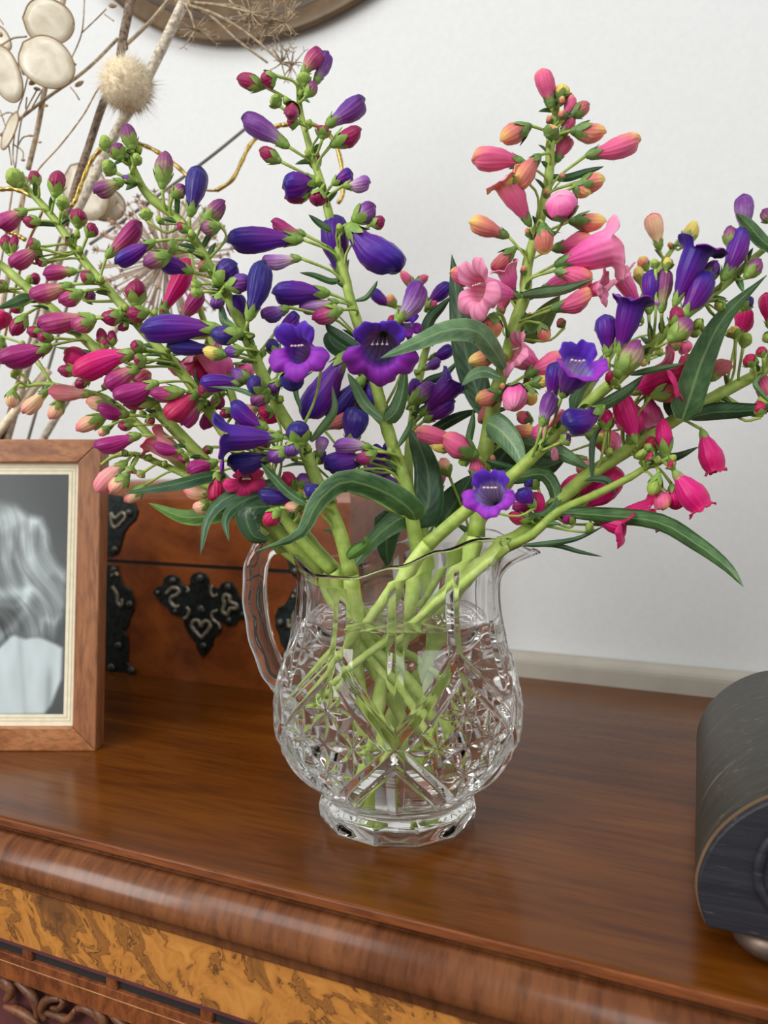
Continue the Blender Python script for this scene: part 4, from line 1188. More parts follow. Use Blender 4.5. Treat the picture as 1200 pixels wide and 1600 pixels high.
penstemon('penstemon_stem', 'tallest purple penstemon stem rising in the middle of the jug, an open flower facing out',
 [(466, 128), (470, 177), (487, 240), (503, 290), (517, 347), (533, 407), (547, 467), (562, 515), (580, 570), (600, 653), (622, 722), (637, 772), (649, 840), (655, 868)], .395, .395, (-.018, -.010, .021), 6, 24, '''
t RT 474 116 500 76 28
t VM 494 128 516 82 25 -2
b GR 476 132 474 112 20
b RB 408 134 369 124 24
b RB 428 120 408 130 24 -10
b GR 436 164 424 152 20
b VG 480 148 494 128 18
b RB 458 166 453 182 22 -12 -10
b RB 464 192 448 190 19 -10
t VM 514 194 568 150 35
b RB 504 214 506 196 21 -10
b RB 524 224 566 202 27
t VM 446 226 379 180 35
b RB 434 250 404 235 22
b RB 494 262 488 232 20 4
t PU 494 284 440 288 42
b RB 482 302 444 311 22 -2
b RB 500 300 494 322 26 -14
t PU 522 286 550 268 27
t VP 540 290 580 288 25 -10
b VM 556 342 588 322 31
b RB 582 350 602 344 20
t PU 548 358 622 428 58 -8
t PU 534 430 520 338 48 6
t PU 464 374 353 372 42 -8
t RT 474 366 422 348 22 -2
t VP 466 404 408 406 25 -10
t PU 508 458 424 452 40 -6
t VM 448 482 410 500 28 -12
b RT 528 486 487 500 27 -14
t VP 524 472 466 480 24 -4
t VM 622 500 664 442 38 -10
b RB 618 508 608 494 18 -6
o PU 600 522 594 546 54 -6 -30 .68 1.0
o PU 640 530 636 508 20 10 -10 1.0
t PU 538 558 468 652 50 -2
t IN 566 594 508 652 38 2
t PU 564 580 590 640 26 6
t IN 548 694 560 636 44 -4
t VP 576 698 520 694 27 -10
t PU 568 716 508 736 40 -8
b RT 584 708 556 722 20 -12
t BR 508 668 544 648 23 -2
b VM 490 720 510 706 22 4
b GR 540 750 528 738 16
b CR 545 620 560 640 20 8
b GR 560 735 552 745 14 -10
b VM 588 618 566 606 20 12
''', [
 ([(649, 812), (640, 795), (600, 768), (540, 752), (496, 785), (468, 835), (398, 862)], 42, 'x', M_LEAF, D_(d=(-.008, -.055), tilt=-.35, fold=.15)),
 ([(646, 816), (668, 790), (668, 735), (652, 690), (640, 672)], 58, 'c', M_LEAF_D, D_(d=(.006, .016), tilt=.2, fold=.12)),
 ([(642, 806), (622, 812), (585, 842), (550, 890)], 42, 'c', M_LEAF, D_(d=(.006, .0), tilt=.2, fold=.15)),
 ([(612, 800), (605, 830), (604, 860), (606, 884)], 48, 'c', M_LEAF_D, D_(d=(.03, .035), fold=.12)),
 ([(598, 655), (572, 632), (556, 604), (543, 583)], 19, 'l', M_LEAF_G, D_(d=(-.006, -.012), tilt=.3)),
 ([(604, 657), (620, 640), (630, 606), (634, 560)], 28, 'x', M_LEAF, D_(d=(-.006, -.004), tilt=.3)),
 ([(622, 698), (638, 672), (644, 652)], 10, 'l', M_LEAF, D_(d=(-.006, -.01))),
 ([(566, 548), (545, 535), (520, 518), (508, 505)], 18, 'l', M_LEAF_D, D_(d=(-.004, -.012))),
 ([(522, 363), (508, 355), (494, 345), (482, 335)], 11, 'l', M_LEAF, D_(d=(-.003, -.01))),
 ([(540, 430), (520, 440), (490, 430), (468, 426)], 10, 'l', M_LEAF, D_(d=(.003, -.004))),
 ([(556, 470), (572, 465), (584, 450), (590, 438)], 8, 'l', M_LEAF, D_(d=(.0, -.004))),
 ([(560, 555), (530, 545), (515, 530), (520, 515)], 26, 'l', M_LEAF_D, D_(d=(.004, .004))),
], minis=.2)
penstemon('penstemon_stem', 'coral pink penstemon stem with yellow-tipped buds standing tallest on the right',
 [(872, 150), (866, 190), (860, 230), (857, 282), (843, 347), (824, 413), (820, 463), (807, 497), (795, 545), (781, 593), (770, 640), (760, 695), (752, 755), (744, 838)], .405, .402, (-.014, .014, .022), 8, 26, '''
t CO 860 164 848 108 31
b YG 876 156 882 132 25
t CO 882 184 894 148 20
b BR 896 178 922 164 22
t CO 880 210 896 176 26 -2
b CY 900 205 948 208 29
b CY 822 200 782 222 31
t CO 922 242 1003 222 36
t CO 814 254 737 244 38 -8
t CY 840 246 802 290 35 -14
b YG 806 278 784 292 20 -14
t CO 870 250 888 212 26 4
b CY 858 214 866 198 24 -10
o CO 826 348 792 286 38 -6 -4 .55 .7
b PK 880 338 874 304 47 -14 -10
b CY 898 290 924 304 25 -4
b CY 908 288 946 282 27
b CY 898 346 948 347 27 -6
t CY 790 368 733 344 30 -6
b CY 849 356 851 398 29 -14
b BR 800 392 768 422 22 -4
o PK 808 462 748 452 40 -12 -14 .95 1.1
b CO 744 436 702 426 28 2
o PK 802 458 792 424 28 2 -4 .7 .5
o PK 874 412 948 388 54 -8 -4 .75 .6
t CO 868 388 926 378 34 -2
t CO 872 424 926 438 34 -10
t PK 846 456 892 432 32 4
t CO 866 482 926 462 34 -8
o PK 905 460 938 450 22 -2 -6 1.2
b CY 770 496 764 530 35 -14
b CY 846 510 854 534 20 -8
b CY 772 552 732 568 27 -10
t CO 826 584 884 552 37 -10
o PK 846 578 806 552 38 -2 -6 .7
b YG 832 598 862 594 21 -10
b CY 778 616 743 628 27 -12
b PK 806 606 803 640 38 -16 -12
b YG 828 608 830 634 22 -10
t CY 788 670 838 672 24 -8
o PK 822 680 862 676 38 -6 -8 .8 .8
t CO 722 696 648 670 30 -8
b CO 738 708 690 682 36 -14
b YG 704 700 672 698 17 -8
b GR 732 720 716 724 14 -8
b CO 746 748 744 712 24 -8
b BR 770 660 752 636 30 8
t CO 782 490 788 450 26 6
b CO 828 655 806 648 20 6
b BR 880 510 872 498 14 8
''', [
 ([(788, 576), (772, 548), (745, 518), (700, 516), (650, 536), (594, 560)], 35, 'l', M_LEAF_G, D_(d=(-.010, -.064), tilt=.35, fold=.2)),
 ([(762, 650), (745, 610), (728, 550), (716, 480), (706, 398)], 48, 'l', M_LEAF_D, D_(d=(.012, .02), tilt=-.3, fold=.15)),
 ([(814, 462), (845, 458), (885, 452), (928, 436)], 19, 'l', M_LEAF_G, D_(d=(-.010, -.02), tilt=.4)),
 ([(812, 490), (830, 520), (855, 490), (875, 462)], 38, 'l', M_LEAF_B, D_(d=(.012, .014), tilt=.2)),
 ([(782, 590), (758, 580), (738, 586), (721, 603)], 20, 'l', M_LEAF_G, D_(d=(-.012, -.018), tilt=.4)),
 ([(762, 660), (782, 672), (805, 700), (820, 738)], 44, 'x', M_LEAF_G, D_(d=(-.012, -.03), tilt=.2, fold=.12)),
 ([(776, 680), (820, 692), (870, 706), (926, 736)], 32, 'l', M_LEAF_G, D_(d=(-.004, -.02), tilt=.3)),
 ([(768, 745), (812, 745), (850, 742), (868, 775), (852, 800), (824, 803)], 27, 'x', M_LEAF, D_(d=(-.008, -.03), tilt=.4)),
 ([(770, 735), (800, 700), (840, 730), (882, 720)], 56, 'l', M_LEAF_D, D_(d=(.012, .012), tilt=.2)),
 ([(690, 830), (702, 800), (722, 770), (738, 742)], 50, 'l', M_LEAF_D, D_(d=(.016, .02), tilt=.2)),
 ([(760, 720), (776, 724), (800, 730), (824, 738)], 9, 'l', M_LEAF_D, D_(d=(-.008, -.012))),
 ([(732, 700), (734, 680), (738, 660), (740, 640)], 12, 'l', M_LEAF, D_(d=(.0, .0))),
 ([(858, 275), (885, 278), (918, 268), (944, 260)], 12, 'l', M_LEAF_D, D_(d=(.0, -.004))),
], calyx=M_CALYX_D, mini='CY', minis=.3)
penstemon('penstemon_stem', 'violet penstemon stem slanting to the upper right with striped open flowers',
 [(1206, 380), (1172, 408), (1140, 438), (1098, 472), (1050, 510), (1014, 546), (975, 583), (935, 616), (870, 676), (800, 744), (735, 793), (668, 851)], .352, .372, (-.050, -.014, .062), 7, 22, '''
t VM 1164 366 1160 304 29
b VG 1140 382 1143 352 21
t PU 1132 432 1168 358 36 -8
o PU 1056 472 1088 396 40 -10 -4 .8 .72
b VM 1102 438 1122 408 25 -4
t PU 1068 494 1110 426 42 -12
b RB 1056 508 1058 478 23 -12
b VG 1050 528 1080 500 31 -16
o PU 968 550 986 480 40 -10 -4 .8 .6
t PU 1014 486 1016 422 29 -2
t VG 1034 484 1040 418 26 -4
b GR 1024 418 1022 404 13
b YG 1042 420 1046 402 16
t PU 950 552 944 492 33 -8
b VG 968 580 1002 532 35 -16
o PU 880 616 904 572 50 -16 -14 .62 .5
t PU 862 624 868 566 32 -6
t PU 936 642 880 668 46 -16
t VM 848 662 862 612 30 -10
b CR 962 596 946 584 20 -12
b VG 1168 430 1190 406 24
b VG 1205 345 1190 328 20
b GR 1130 475 1118 482 17
b GR 1096 510 1084 502 17 -8
b GR 1078 520 1096 514 18
b IN 1160 482 1174 464 20 6
b VM 878 690 892 682 19 -10
t PU 834 790 812 762 30 4
o PU 776 790 766 770 42 -22 -24 .62 .85
b YG 1012 560 1000 572 14 -8
b YG 1026 552 1036 546 13 -8
''', [
 ([(895, 640), (905, 612), (925, 585), (944, 552)], 22, 'c', M_LEAF_G, D_(d=(-.008, -.02), tilt=.4)),
 ([(985, 585), (1010, 580), (1040, 574), (1070, 568)], 11, 'l', M_LEAF, D_(d=(-.004, -.012))),
 ([(925, 638), (950, 630), (982, 610), (1006, 586)], 22, 'l', M_LEAF, D_(d=(-.004, .0), tilt=.5)),
 ([(1215, 395), (1190, 375), (1168, 350), (1150, 333)], 22, 'l', M_LEAF, D_(d=(-.004, -.012), tilt=.3)),
 ([(1085, 508), (1100, 515), (1112, 512), (1128, 506)], 10, 'l', M_LEAF, D_(d=(.002, .002))),
], minis=.15)
penstemon('penstemon_stem', 'thick hot pink penstemon stem running out past the right edge with long clasping leaves',
 [(1400, 430), (1320, 490), (1260, 535), (1200, 575), (1145, 605), (1080, 640), (1004, 689), (924, 740), (861, 793), (815, 836), (782, 852)], .372, .385, (-.048, .006, .050), 7, 27, '''
o HP 988 612 1040 590 46 -2 -6 1.0 .9
b HP 1400 420 1420 400 24
b CR 1370 440 1380 415 20
b HP 1345 490 1375 505 26
t HP 1310 470 1315 425 28
b GR 1290 505 1280 485 18
t HP 1270 545 1290 590 30
o HP 1010 610 1056 598 44 4 -2 .9 .7
b BR 1024 618 1064 606 28 -12
o HP 992 688 970 622 34 -12 2 .3 .2
t HP 986 690 996 632 34 -2
b HP 1040 708 1034 654 25 -14
b CR 1022 706 1014 682 20 -10
b HP 946 668 944 638 23 -8
b GR 1018 704 1006 696 14 -14
o HP 1098 676 1118 734 36 -2 -2 .2 .5
t HP 1152 528 1168 482 31 6
b YG 1148 526 1142 510 20
t BR 1112 592 1137 562 29
b CR 1176 570 1164 556 21 -10
b CR 1192 556 1186 542 16 -10
b CR 1188 648 1184 626 19 -8
t HP 1204 510 1197 456 28
t CO 1184 580 1206 622 30 4
b GR 1162 540 1168 520 18
b GR 1206 520 1196 536 18
b GR 1196 640 1188 618 22 -6
o PK 1012 620 1020 656 32 6 0 .8 .5
t HP 898 792 974 738 48 8
t HP 868 782 920 748 42 12
t HP 846 812 836 768 26 -4
b CR 824 812 793 805 19 -8
b IN 838 760 822 744 26 10
t MG 838 790 800 792 22 4
o HP 950 660 930 640 20 8
''', [
 ([(1066, 655), (1078, 620), (1098, 560), (1132, 495), (1198, 430)], 48, 'x', M_LEAF, D_(d=(-.012, -.03), tilt=.15, fold=.14)),
 ([(1064, 650), (1066, 610), (1082, 560), (1100, 530)], 26, 'c', M_LEAF, D_(d=(.004, .01))),
 ([(1080, 652), (1115, 644), (1160, 642), (1230, 636)], 30, 'l', M_LEAF_D, D_(d=(-.006, -.012), tilt=.4)),
 ([(858, 800), (930, 804), (1026, 815), (1086, 848), (1134, 884), (1162, 917)], 27, 'l', M_LEAF, D_(d=(-.010, -.045), tilt=.3, fold=.2)),
 ([(988, 706), (1020, 714), (1055, 714), (1092, 698)], 17, 'l', M_LEAF_D, D_(d=(.006, .012))),
 ([(1190, 585), (1180, 600), (1195, 620), (1206, 630)], 8, 'l', M_LEAF, D_(d=(-.01, -.014))),
 ([(925, 745), (925, 700), (930, 680), (945, 660)], 10, 'l', M_LEAF_D, D_(d=(-.004, -.004))),
 ([(1054, 655), (1046, 640), (1042, 628), (1044, 618)], 14, 'l', M_LEAF_D, D_(d=(.006, .008))),
], minis=.3)
penstemon('penstemon_stem', 'slim hot pink penstemon stem low on the right, flowers drooping below the thick stem',
 [(1052, 712), (1032, 722), (1008, 731), (984, 746), (930, 773), (872, 800), (830, 836), (794, 852)], .36, .378, (-.044, -.024, .068), 5, 16, '''
o HP 1056 740 1096 792 42 -6 -4 .28 .7
t CO 1030 762 1040 797 29 -4
t HP 1050 760 1057 797 27 -2
o HP 942 818 1012 798 34 6 -4 .8 .7
o HP 930 812 972 822 30 4 -6 .8
b HP 1020 716 1012 710 14 -8
b GR 1028 745 1018 775 20 -6
b GR 1004 716 998 704 18
b CR 1052 730 1044 722 15
b MG 895 815 880 800 22 2
b GR 925 826 915 822 16
''', [
 ([(818, 852), (850, 850), (900, 842), (946, 821)], 9, 'l', M_LEAF_D, D_(d=(-.006, -.01))),
 ([(822, 852), (868, 852), (905, 862), (942, 870)], 8, 'l', M_LEAF_D, D_(d=(-.006, -.004))),
 ([(960, 770), (950, 752), (930, 748), (912, 752)], 12, 'l', M_LEAF_D, D_(d=(.004, .004))),
], minis=.4)
penstemon('penstemon_stem', 'blurred purple penstemon stem at the back between the tallest purple and the coral stems',
 [(640, 440), (668, 470), (672, 520), (662, 560), (650, 620), (640, 700), (640, 770), (668, 850)], .462, .425, (.010, .030, .032), 5, 18, '''
t PU 612 476 578 456 20
b CY 616 478 606 460 15
b CO 648 448 624 424 15
b CO 650 442 670 432 14
t PU 668 478 702 440 25
b CO 668 480 684 472 16
t PU 674 560 710 546 22 4
t VM 662 576 688 562 18
o PU 660 646 704 602 38 -8 -4 .6 .6
t PU 666 656 714 630 30 -8
b VM 646 626 680 600 27 -12
t PU 640 624 652 592 28 -2
t PU 688 520 712 506 20
b RB 672 534 656 522 18
o PU 618 736 596 722 30 -6 -14 .7
o PU 625 755 590 752 26 -6 -14 .7
t PU 616 700 602 690 26 0
b RB 656 640 668 642 12 -8
t CO 686 770 684 720 28 6
b BR 690 800 688 782 16 6
''', [
 ([(660, 535), (672, 500), (690, 480), (706, 462)], 20, 'x', M_LEAF_D, D_(d=(-.05, -.05), tilt=.3)),
 ([(650, 640), (665, 600), (695, 585), (720, 560)], 14, 'l', M_LEAF_D, D_(d=(-.004, -.004))),
 ([(652, 690), (690, 665), (720, 650), (750, 640)], 18, 'l', M_LEAF_D, D_(d=(.004, .004))),
], minis=.4)
penstemon('penstemon_stem', 'soft pink penstemon stem at the back right, peach buds showing above the violet flowers',
 [(1060, 376), (1030, 420), (985, 500), (940, 575), (880, 660), (800, 748), (735, 835)], .465, .42, (-.030, .030, .050), 5, 18, '''
t PE 1030 386 1018 334 28 -8
b YG 1070 380 1088 346 23 -8
b CY 1010 420 998 402 18
o PK 1000 480 972 436 26 -8 -4 1.0
t PK 1002 500 968 478 26 -4
b YG 1000 440 996 416 16
b YG 940 520 936 500 18 
o PK 950 660 985 640 32 -4 -4 .8
t PK 930 670 970 700 40 4
t CO 920 680 962 690 36 0
b YG 932 690 945 680 18
t PK 1000 660 960 654 30 8
t CO 1066 530 1078 550 24 -6
b BR 1050 545 1062 530 18 -6
t PP 905 715 920 735 30 0
o PK 1000 640 1015 668 26 -2 0 .9
b PE 700 740 688 716 22
''', [], mini='CY', minis=.3)
penstemon('penstemon_stem', 'hot pink penstemon stem half hidden behind the dark purple flowers on the left',
 [(296, 385), (312, 480), (345, 570), (375, 650), (420, 735), (478, 835), (535, 900)], .425, .398, (.020, .022, .030), 6, 18, '''
t HP 254 486 294 402 32 -10
b RB 262 490 250 484 16 -10
t RT 282 500 322 456 27 -8
o PK 352 602 328 552 40 -2 -2 .7
t PK 360 592 346 556 36 0
t HP 330 600 300 570 30 2
b RB 330 700 318 708 14
t HP 402 662 440 640 24 -6
t PP 402 634 380 650 26 0
t MG 345 610 335 640 24 0
b PK 300 560 290 590 26 6
t PK 372 570 392 590 30 4
b CO 268 560 282 590 20 4
''', [
 ([(350, 560), (348, 590), (310, 600), (306, 560)], 10, 'l', M_LEAF, D_(d=(-.004, -.004))),
], minis=.3)

# ------------------------------------------------------------------ dried flowers in a vase behind the frame
vc = pt(-62, 1080, .60); vc.z = 0
vase = tag(empty('stoneware_vase', vc), 'stoneware vase of dried flowers standing behind the picture frame', 'vase')
v, f = lathe([(.028, 0), (.034, .002), (.043, .03), (.046, .07), (.040, .12), (.028, .152), (.026, .165), (.030, .172), (.028, .1735), (.024, .168), (.024, .150), (.036, .11), (.040, .07), (.036, .02), (.001, .012)], 40, vc)
mk('body', v, f, M_VASE, vase)
def root_pts(P, d0):
    return P
def dried(name, label, cat='dried flower'):
    return tag(empty(name, vc + Vector((0, 0, .02))), label, cat, 'dried flowers in the stoneware vase')
def dtube(P, d, wpx, name, mt, parent, n=None, taper=(1, 1), seg=7):
    """Tube along picture points; d is one depth or (start, end)."""
    a, b = d if isinstance(d, tuple) else (d, d); m_ = len(P)
    pts_ = [pt(x, y, a + (b - a) * i / (m_ - 1)) for i, (x, y) in enumerate(P)]
    n = n or max(8, 5 * m_); S = spline(pts_, n)
    mb = MB(); mb.tube(S, [wpx * MPP * a * .5 * (taper[0] + (taper[1] - taper[0]) * i / (n - 1)) for i in range(n)], seg)
    return mk(name, mb.v, mb.f, mt, parent)
VB = [vc + Vector((rng.uniform(-.012, .012), rng.uniform(-.012, .012), .05)) for _ in range(12)]
def into_vase(P, d, wpx, mt, parent, i):
    """The lower part of a dried stem, from a picture point down into the vase."""
    p0 = pt(P[0][0], P[0][1], d); p1 = pt(P[1][0], P[1][1], d)
    S = spline([p0, p1, p1.lerp(VB[i], .55) + Vector((0, 0, .01)), VB[i]], 24)
    mb = MB(); mb.tube(S[8:], wpx * MPP * d * .5, 7); mk('lower_stem', mb.v, mb.f, mt, parent)
# honesty with papery pods
hon = dried('honesty_stem', 'dried honesty stem with flat translucent papery pods at the upper left')
def pod(cx, cy, a, b, rot, d, tilt=0.0):
    ux, uy = math.cos(R(rot)), math.sin(R(rot)); c0 = pt(cx, cy, d); s_ = MPP * d
    e1 = (ax * ux - Vector((0, 0, 1)) * uy); e2 = (ax * -uy - Vector((0, 0, 1)) * ux); nrm = e1.cross(e2).normalized()
    e2 = (e2 + nrm * tilt).normalized(); n = 40; ring = []
    for k in range(n):
        t = 2 * math.pi * k / n; x, y = math.cos(t), math.sin(t)
        x *= 1 + .10 * y * y; k_ = 1 + (.07 if abs(t - math.pi) < .25 else 0) * (1 - abs(t - math.pi) / .25)
        ring.append((x * a * s_ * k_, y * b * s_ * (1 - .10 * x)))
    v = []; f = []
    for lay in (-1, 1):
        for rr, bulge in ((1, .0), (.7, .0008), (.35, .0010)):
            for x, y in ring: v.append(c0 + e1 * x * rr + e2 * y * rr + nrm * lay * (.00015 + bulge * .6))
        v.append(c0 + nrm * lay * .0008)
    for l_ in (0, 1):
        o_ = l_ * (3 * n + 1)
        for i in range(2):
            for k in range(n): f.append([o_ + i * n + k, o_ + i * n + (k + 1) % n, o_ + (i + 1) * n + (k + 1) % n, o_ + (i + 1) * n + k])
        for k in range(n): f.append([o_ + 2 * n + k, o_ + 2 * n + (k + 1) % n, o_ + 3 * n])
    for k in range(n): f.append([k, (k + 1) % n, 3 * n + 1 + (k + 1) % n, 3 * n + 1 + k])
    o = mk('pod', v, f, M_POD, hon); fix_normals(o)
    P = [c0 + e1 * x + e2 * y for x, y in ring]; mb = MB(); mb.tube(P + [P[0]], 1.3 * s_, 6); mk('pod_rim', mb.v, mb.f, M_PODE, o)
pod(77, 34, 39, 32, 8, .50, .2); pod(74, 98, 45, 37, 40, .495, -.1); pod(8, 116, 44, 28, 62, .50, .4); pod(15, 205, 30, 15, 112, .505, .6)
pod(135, 300, 44, 36, 60, .60, .2); pod(163, 318, 34, 26, 20, .61, .1); pod(4, 60, 20, 10, 60, .52)
dtube([(66, 0), (68, 2)], .50, 3, 'stalk', M_DRY, hon)
dtube([(0, 72), (20, 60), (42, 57)], .497, 3, 'stalk', M_DRY, hon); dtube([(110, 136), (118, 146), (124, 156)], .495, 2.5, 'stalk', M_DRY, hon)
dtube([(0, 181), (12, 176), (22, 178), (31, 184)], .505, 2.5, 'stalk', M_DRY, hon)
dtube([(100, -4), (86, 60), (76, 110), (68, 150), (58, 205), (44, 265)], .53, 8, 'stem', M_DRY, hon)
into_vase([(58, 205), (44, 265)], .53, 8, M_DRY, hon, 0)
# dark woody stem with a side branch
wd = dried('dried_woody_stem', 'dark brown dried woody stem with a thin forked branch crossing behind the pods')
dtube([(206, -8), (192, 60), (182, 120), (160, 165), (140, 225), (118, 290), (100, 360)], .525, 13, 'stem', M_DRYD, wd, 40, (1.1, .8)); into_vase([(118, 290), (100, 360)], .525, 9, M_DRYD, wd, 1)
dtube([(268, -6), (240, 28), (214, 54), (197, 70)], .524, 6, 'branch', M_DRY, wd); dtube([(184, 60), (150, 95), (118, 122), (80, 148), (34, 183), (0, 212)], .527, 5, 'branch', M_DRY, wd)
dtube([(197, 66), (194, 72), (198, 76)], .522, 8, 'knot', M_DRYD, wd)
# large umbel skeleton
um = dried('dried_umbel', 'tall pale dried umbel stem with bare spidery rays reaching over the brown tray')
dtube([(286, 6), (250, 80), (215, 150), (182, 205), (150, 270), (112, 345)], .515, 17, 'stem', M_DRYG, um, 40, (1, .85)); into_vase([(150, 270), (112, 345)], .515, 12, M_DRYG, um, 2)
dtube([(276, -2), (288, 2), (300, 6)], .515, 16, 'node', M_DRY, um)
rngu = random.Random(3)
for P, dd in (([(292, 4), (340, 8), (400, 22), (446, 36)], .515), ([(294, 8), (340, 24), (390, 55), (440, 98)], .51), ([(294, 10), (330, 26), (370, 62), (418, 98)], .52), ([(290, 6), (298, 22), (305, 46)], .512), ([(284, 0), (292, -30), (300, -60)], .515), ([(292, 2), (350, -4), (386, 36)], .525), ([(300, 6), (370, 10), (412, 30)], .53)):
    dtube(P, dd, 5, 'ray', M_DRY, um, None, (1, .7))
def umbellet(x, y, d, n, rpx, seed, bias=0):
    r_ = random.Random(seed); mb = MB(); c0 = pt(x, y, d)
    for k in range(n):
        a = r_.uniform(0, 2 * math.pi); l = rpx * MPP * d * r_.uniform(.55, 1.1); dirv = ax * math.cos(a) + Vector((0, 0, math.sin(a))) + ay * r_.uniform(-.9, .6); dirv.normalize()
        e = c0 + dirv * l; side = ax * r_.uniform(-.3, .3) + Vector((0, 0, r_.uniform(-.3, .3)))
        mb.tube(spline([c0, c0.lerp(e, .55) + side * l * .2, e], 5), [.0006, .0005, .0004, .00035, .0003], 4)
        for s in (-1, 1): mb.tube([e, e + (dirv * .5 + side + ax * s * .6).normalized() * l * .22], .0003, 4)
    o = mk('umbellet', mb.v, mb.f, M_DRY, um); return o
for i, (x, y, n, rp) in enumerate(((305, 46, 16, 34), (424, 36, 22, 36), (390, 34, 18, 40), (446, 36, 18, 34), (440, 98, 16, 26), (455, 105, 12, 30), (392, 20, 14, 40))): umbellet(x, y, .515 + .004 * (i % 3), n, rp, 50 + i)
# hare's tail grass
ht = dried('hares_tail_grass', 'fluffy cream dried grass head shaped like a pompom on a thin stalk')
c0 = pt(198, 133, .49); hr = 35 * MPP * .49; v = []; f = []
bm = bmesh.new(); bmesh.ops.create_icosphere(bm, subdivisions=3, radius=1); bm.verts.ensure_lookup_table()
v = [c0 + Vector((q.co.x * 1.0, q.co.y, q.co.z * 1.08)) * hr * (1 + .06 * noise.noise(q.co * 4)) for q in bm.verts]; f = [[x.index for x in p.verts] for p in bm.faces]; bm.free()
mk('seed_head', v, f, M_PUFF, ht)
r_ = random.Random(11); mb = MB()
for k in range(2600):
    q = Vector((r_.gauss(0, 1), r_.gauss(0, 1), r_.gauss(0, 1))).normalized(); tw = Vector((r_.gauss(0, 1), r_.gauss(0, 1), r_.gauss(0, 1))).normalized()
    L = hr * (r_.uniform(.18, .42) if r_.random() < .80 else r_.uniform(.5, 1.0)); p = c0 + q * hr * .92; s = q.cross(tw).normalized() * (.00022 if L < hr * .45 else .00010)
    e = p + (q + tw * .35 + Vector((0, 0, -.12))).normalized() * (L + hr * .08)
    mb.add([p - s, p + s, p + q.cross(s).normalized() * s.length, e], [[0, 1, 3], [1, 2, 3], [2, 0, 3]])
o = mk('hair', mb.v, mb.f, M_PUFF, ht); o['kind'] = 'stuff'
dtube([(186, 150), (160, 132), (130, 180), (96, 225), (60, 265), (40, 300)], .492, 2.5, 'stalk', M_SEED, ht); into_vase([(60, 265), (40, 300)], .492, 2.5, M_SEED, ht, 3)
# quaking grass with seeds
qg = dried('quaking_grass', 'fine branching dried grass with small tan seeds beside the honesty pods')
for P in ([(132, -4), (128, 50), (112, 90), (104, 100)], [(166, 14), (150, 30), (127, 52)], [(163, 22), (178, 33)], [(44, 118), (36, 150), (27, 178), (20, 240), (24, 265)], [(58, 140), (42, 170), (32, 195), (24, 262)], [(42, 152), (40, 170)], [(66, 140), (50, 168)], [(28, 228), (36, 215), (48, 212)], [(0, 172), (10, 205), (18, 258)], [(20, 225), (35, 236), (36, 250)], [(0, 30), (5, 38)]):
    dtube(P, .507, 2.2, 'stalk', M_DRY, qg)
into_vase([(20, 240), (24, 265)], .507, 3, M_DRY, qg, 4)
for (x, y, l, w_, an) in ((12, 89, 10, 5, 10), (26, 101, 11, 7, 0), (36, 111, 12, 6, 80), (58, 139, 10, 6, 10), (52, 128, 14, 8, -30), (124, 131, 14, 7, -30), (114, 100, 10, 6, 10), (108, 92, 8, 6, 60), (176, 9, 12, 7, 0), (48, 212, 9, 4, 0), (8, 124, 10, 8, 20), (72, 165, 6, 5, 0), (62, 222, 6, 4, 0), (36, 250, 6, 5, 0), (1, 54, 6, 8, 0)):
    p = pt(x, y, .506); e = ax * math.cos(R(an)) - Vector((0, 0, 1)) * math.sin(R(an)); s_ = MPP * .506
    mb = MB(); mb.tube([p + e * (t * l * .6 * s_) for t in (-1, -.6, 0, .6, 1)], [.0001, w_ * .4 * s_, w_ * .5 * s_, w_ * .35 * s_, .0001], 8); mk('seed', mb.v, mb.f, M_SEED, qg)
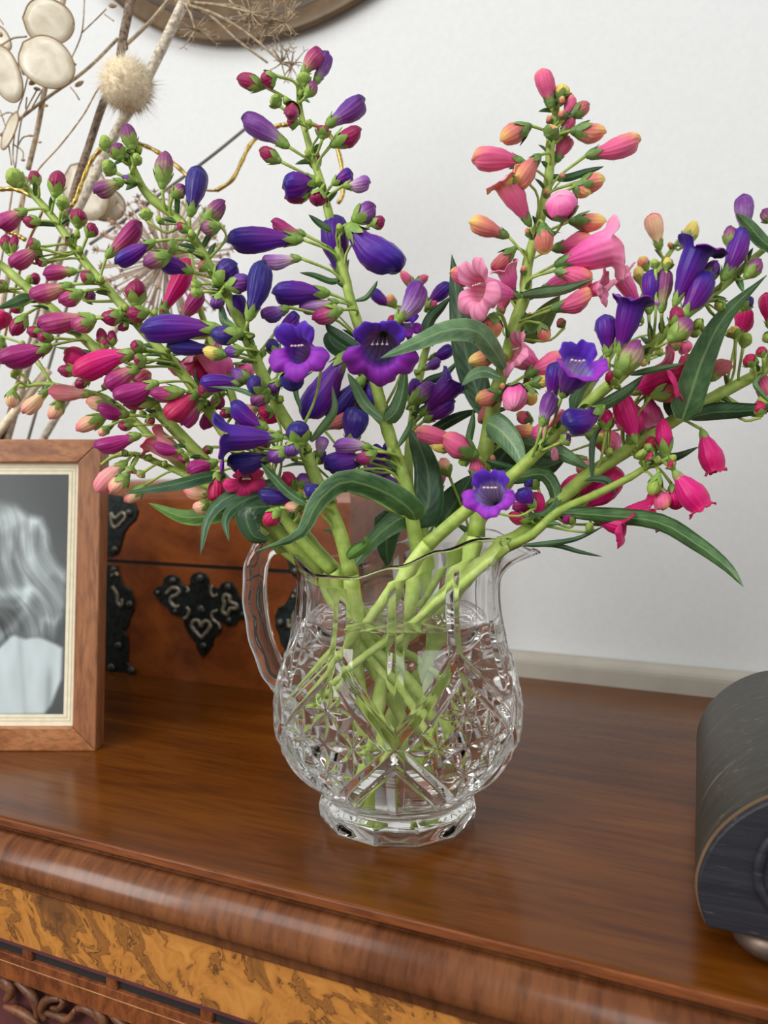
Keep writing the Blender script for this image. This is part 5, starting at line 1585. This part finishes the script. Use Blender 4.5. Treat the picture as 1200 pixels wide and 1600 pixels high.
# broad allium head
al = dried('dried_allium', 'large pale dried allium globe of fine spokes behind the dark purple stem')
c0 = pt(258, 405, .60); r_ = random.Random(21)
for k in range(150):
    zc = 1 - 2 * (k + .5) / 150; a = k * 2.39996; q = Vector((math.sqrt(1 - zc * zc) * math.cos(a), math.sqrt(1 - zc * zc) * math.sin(a), zc))
    L = 98 * MPP * .60 * r_.uniform(.86, 1.06); e = c0 + q * L; mb = MB()
    mb.tube([c0 + q * .004, c0 + q * L * .6, e], [.0005, .0006, .0009], 5)
    mk('spoke', mb.v, mb.f, M_UMB, al)
    mb = MB(); s = q.orthogonal().normalized(); t_ = q.cross(s)
    mb.tube([e - q * .001, e + q * .0012, e + q * .003], [.0006, .0013, .0004], 6)
    for kk in range(4):
        dv = (q * .5 + s * math.cos(kk * 1.571) + t_ * math.sin(kk * 1.571)).normalized(); mb.tube([e, e + dv * .0045], [.0006, .0002], 4)
    mk('floret', mb.v, mb.f, M_UMBT, al)
v, f = lathe([(.0001, -.004), (.004, -.002), (.004, .002), (.0001, .004)], 10, c0); mk('heart', v, f, M_UMB, al)
S = spline([c0, c0.lerp(VB[5], .5) + Vector((0, 0, .02)), VB[5]], 20); mb = MB(); mb.tube(S, .003, 8); mk('stem', mb.v, mb.f, M_DRYG, al)
# pale stick lower left
st = dried('pale_dry_stick', 'pale smooth dried stick leaning just above the picture frame at the left edge')
dtube([(76, 578), (40, 622), (4, 668), (-30, 710)], .55, 14, 'stem', M_PUFF, st); into_vase([(4, 668), (-30, 710)], .55, 14, M_PUFF, st, 6)
# gilt wire curls and a grey wire
gw = dried('gilt_wire', 'shiny gilt wire twisted in loose curls among the dried stems', 'wire')
for P, d in (([(158, 232), (142, 252), (128, 285), (118, 312), (111, 322)], .50), ([(0, 296), (24, 296), (52, 308), (68, 324)], .50), ([(210, 222), (240, 234), (272, 256), (300, 282)], .53), ([(338, 298), (362, 282), (378, 252), (390, 228), (410, 208), (440, 195)], .53), ([(440, 196), (480, 192), (516, 212), (532, 250), (536, 300), (528, 318)], .53), ([(10, 362), (24, 366), (40, 375)], .50)):
    S = spline([pt(x, y, d) for x, y in P], 40); mb = MB(); mb.tube(S, [.0015 * (1 + .12 * math.sin(i * .9)) for i in range(40)], 8); mk('curl', mb.v, mb.f, M_GOLD, gw)
dtube([(300, 282), (320, 296), (338, 298)], .53, 4, 'curl', M_GOLD, gw)
S = spline([pt(68, 324, .50), pt(20, 470, .53), VB[7]], 20); mb = MB(); mb.tube(S, .0009, 6); mk('lower_wire', mb.v, mb.f, M_GOLD, gw)
gy = dried('grey_wire', 'straight grey wire slanting down behind the purple flowers to the vase', 'wire')
dtube([(392, 194), (320, 252), (220, 325), (140, 382)], .60, 5, 'wire', M_WIRE, gy); into_vase([(220, 325), (140, 382)], .60, 5, M_WIRE, gy, 8)
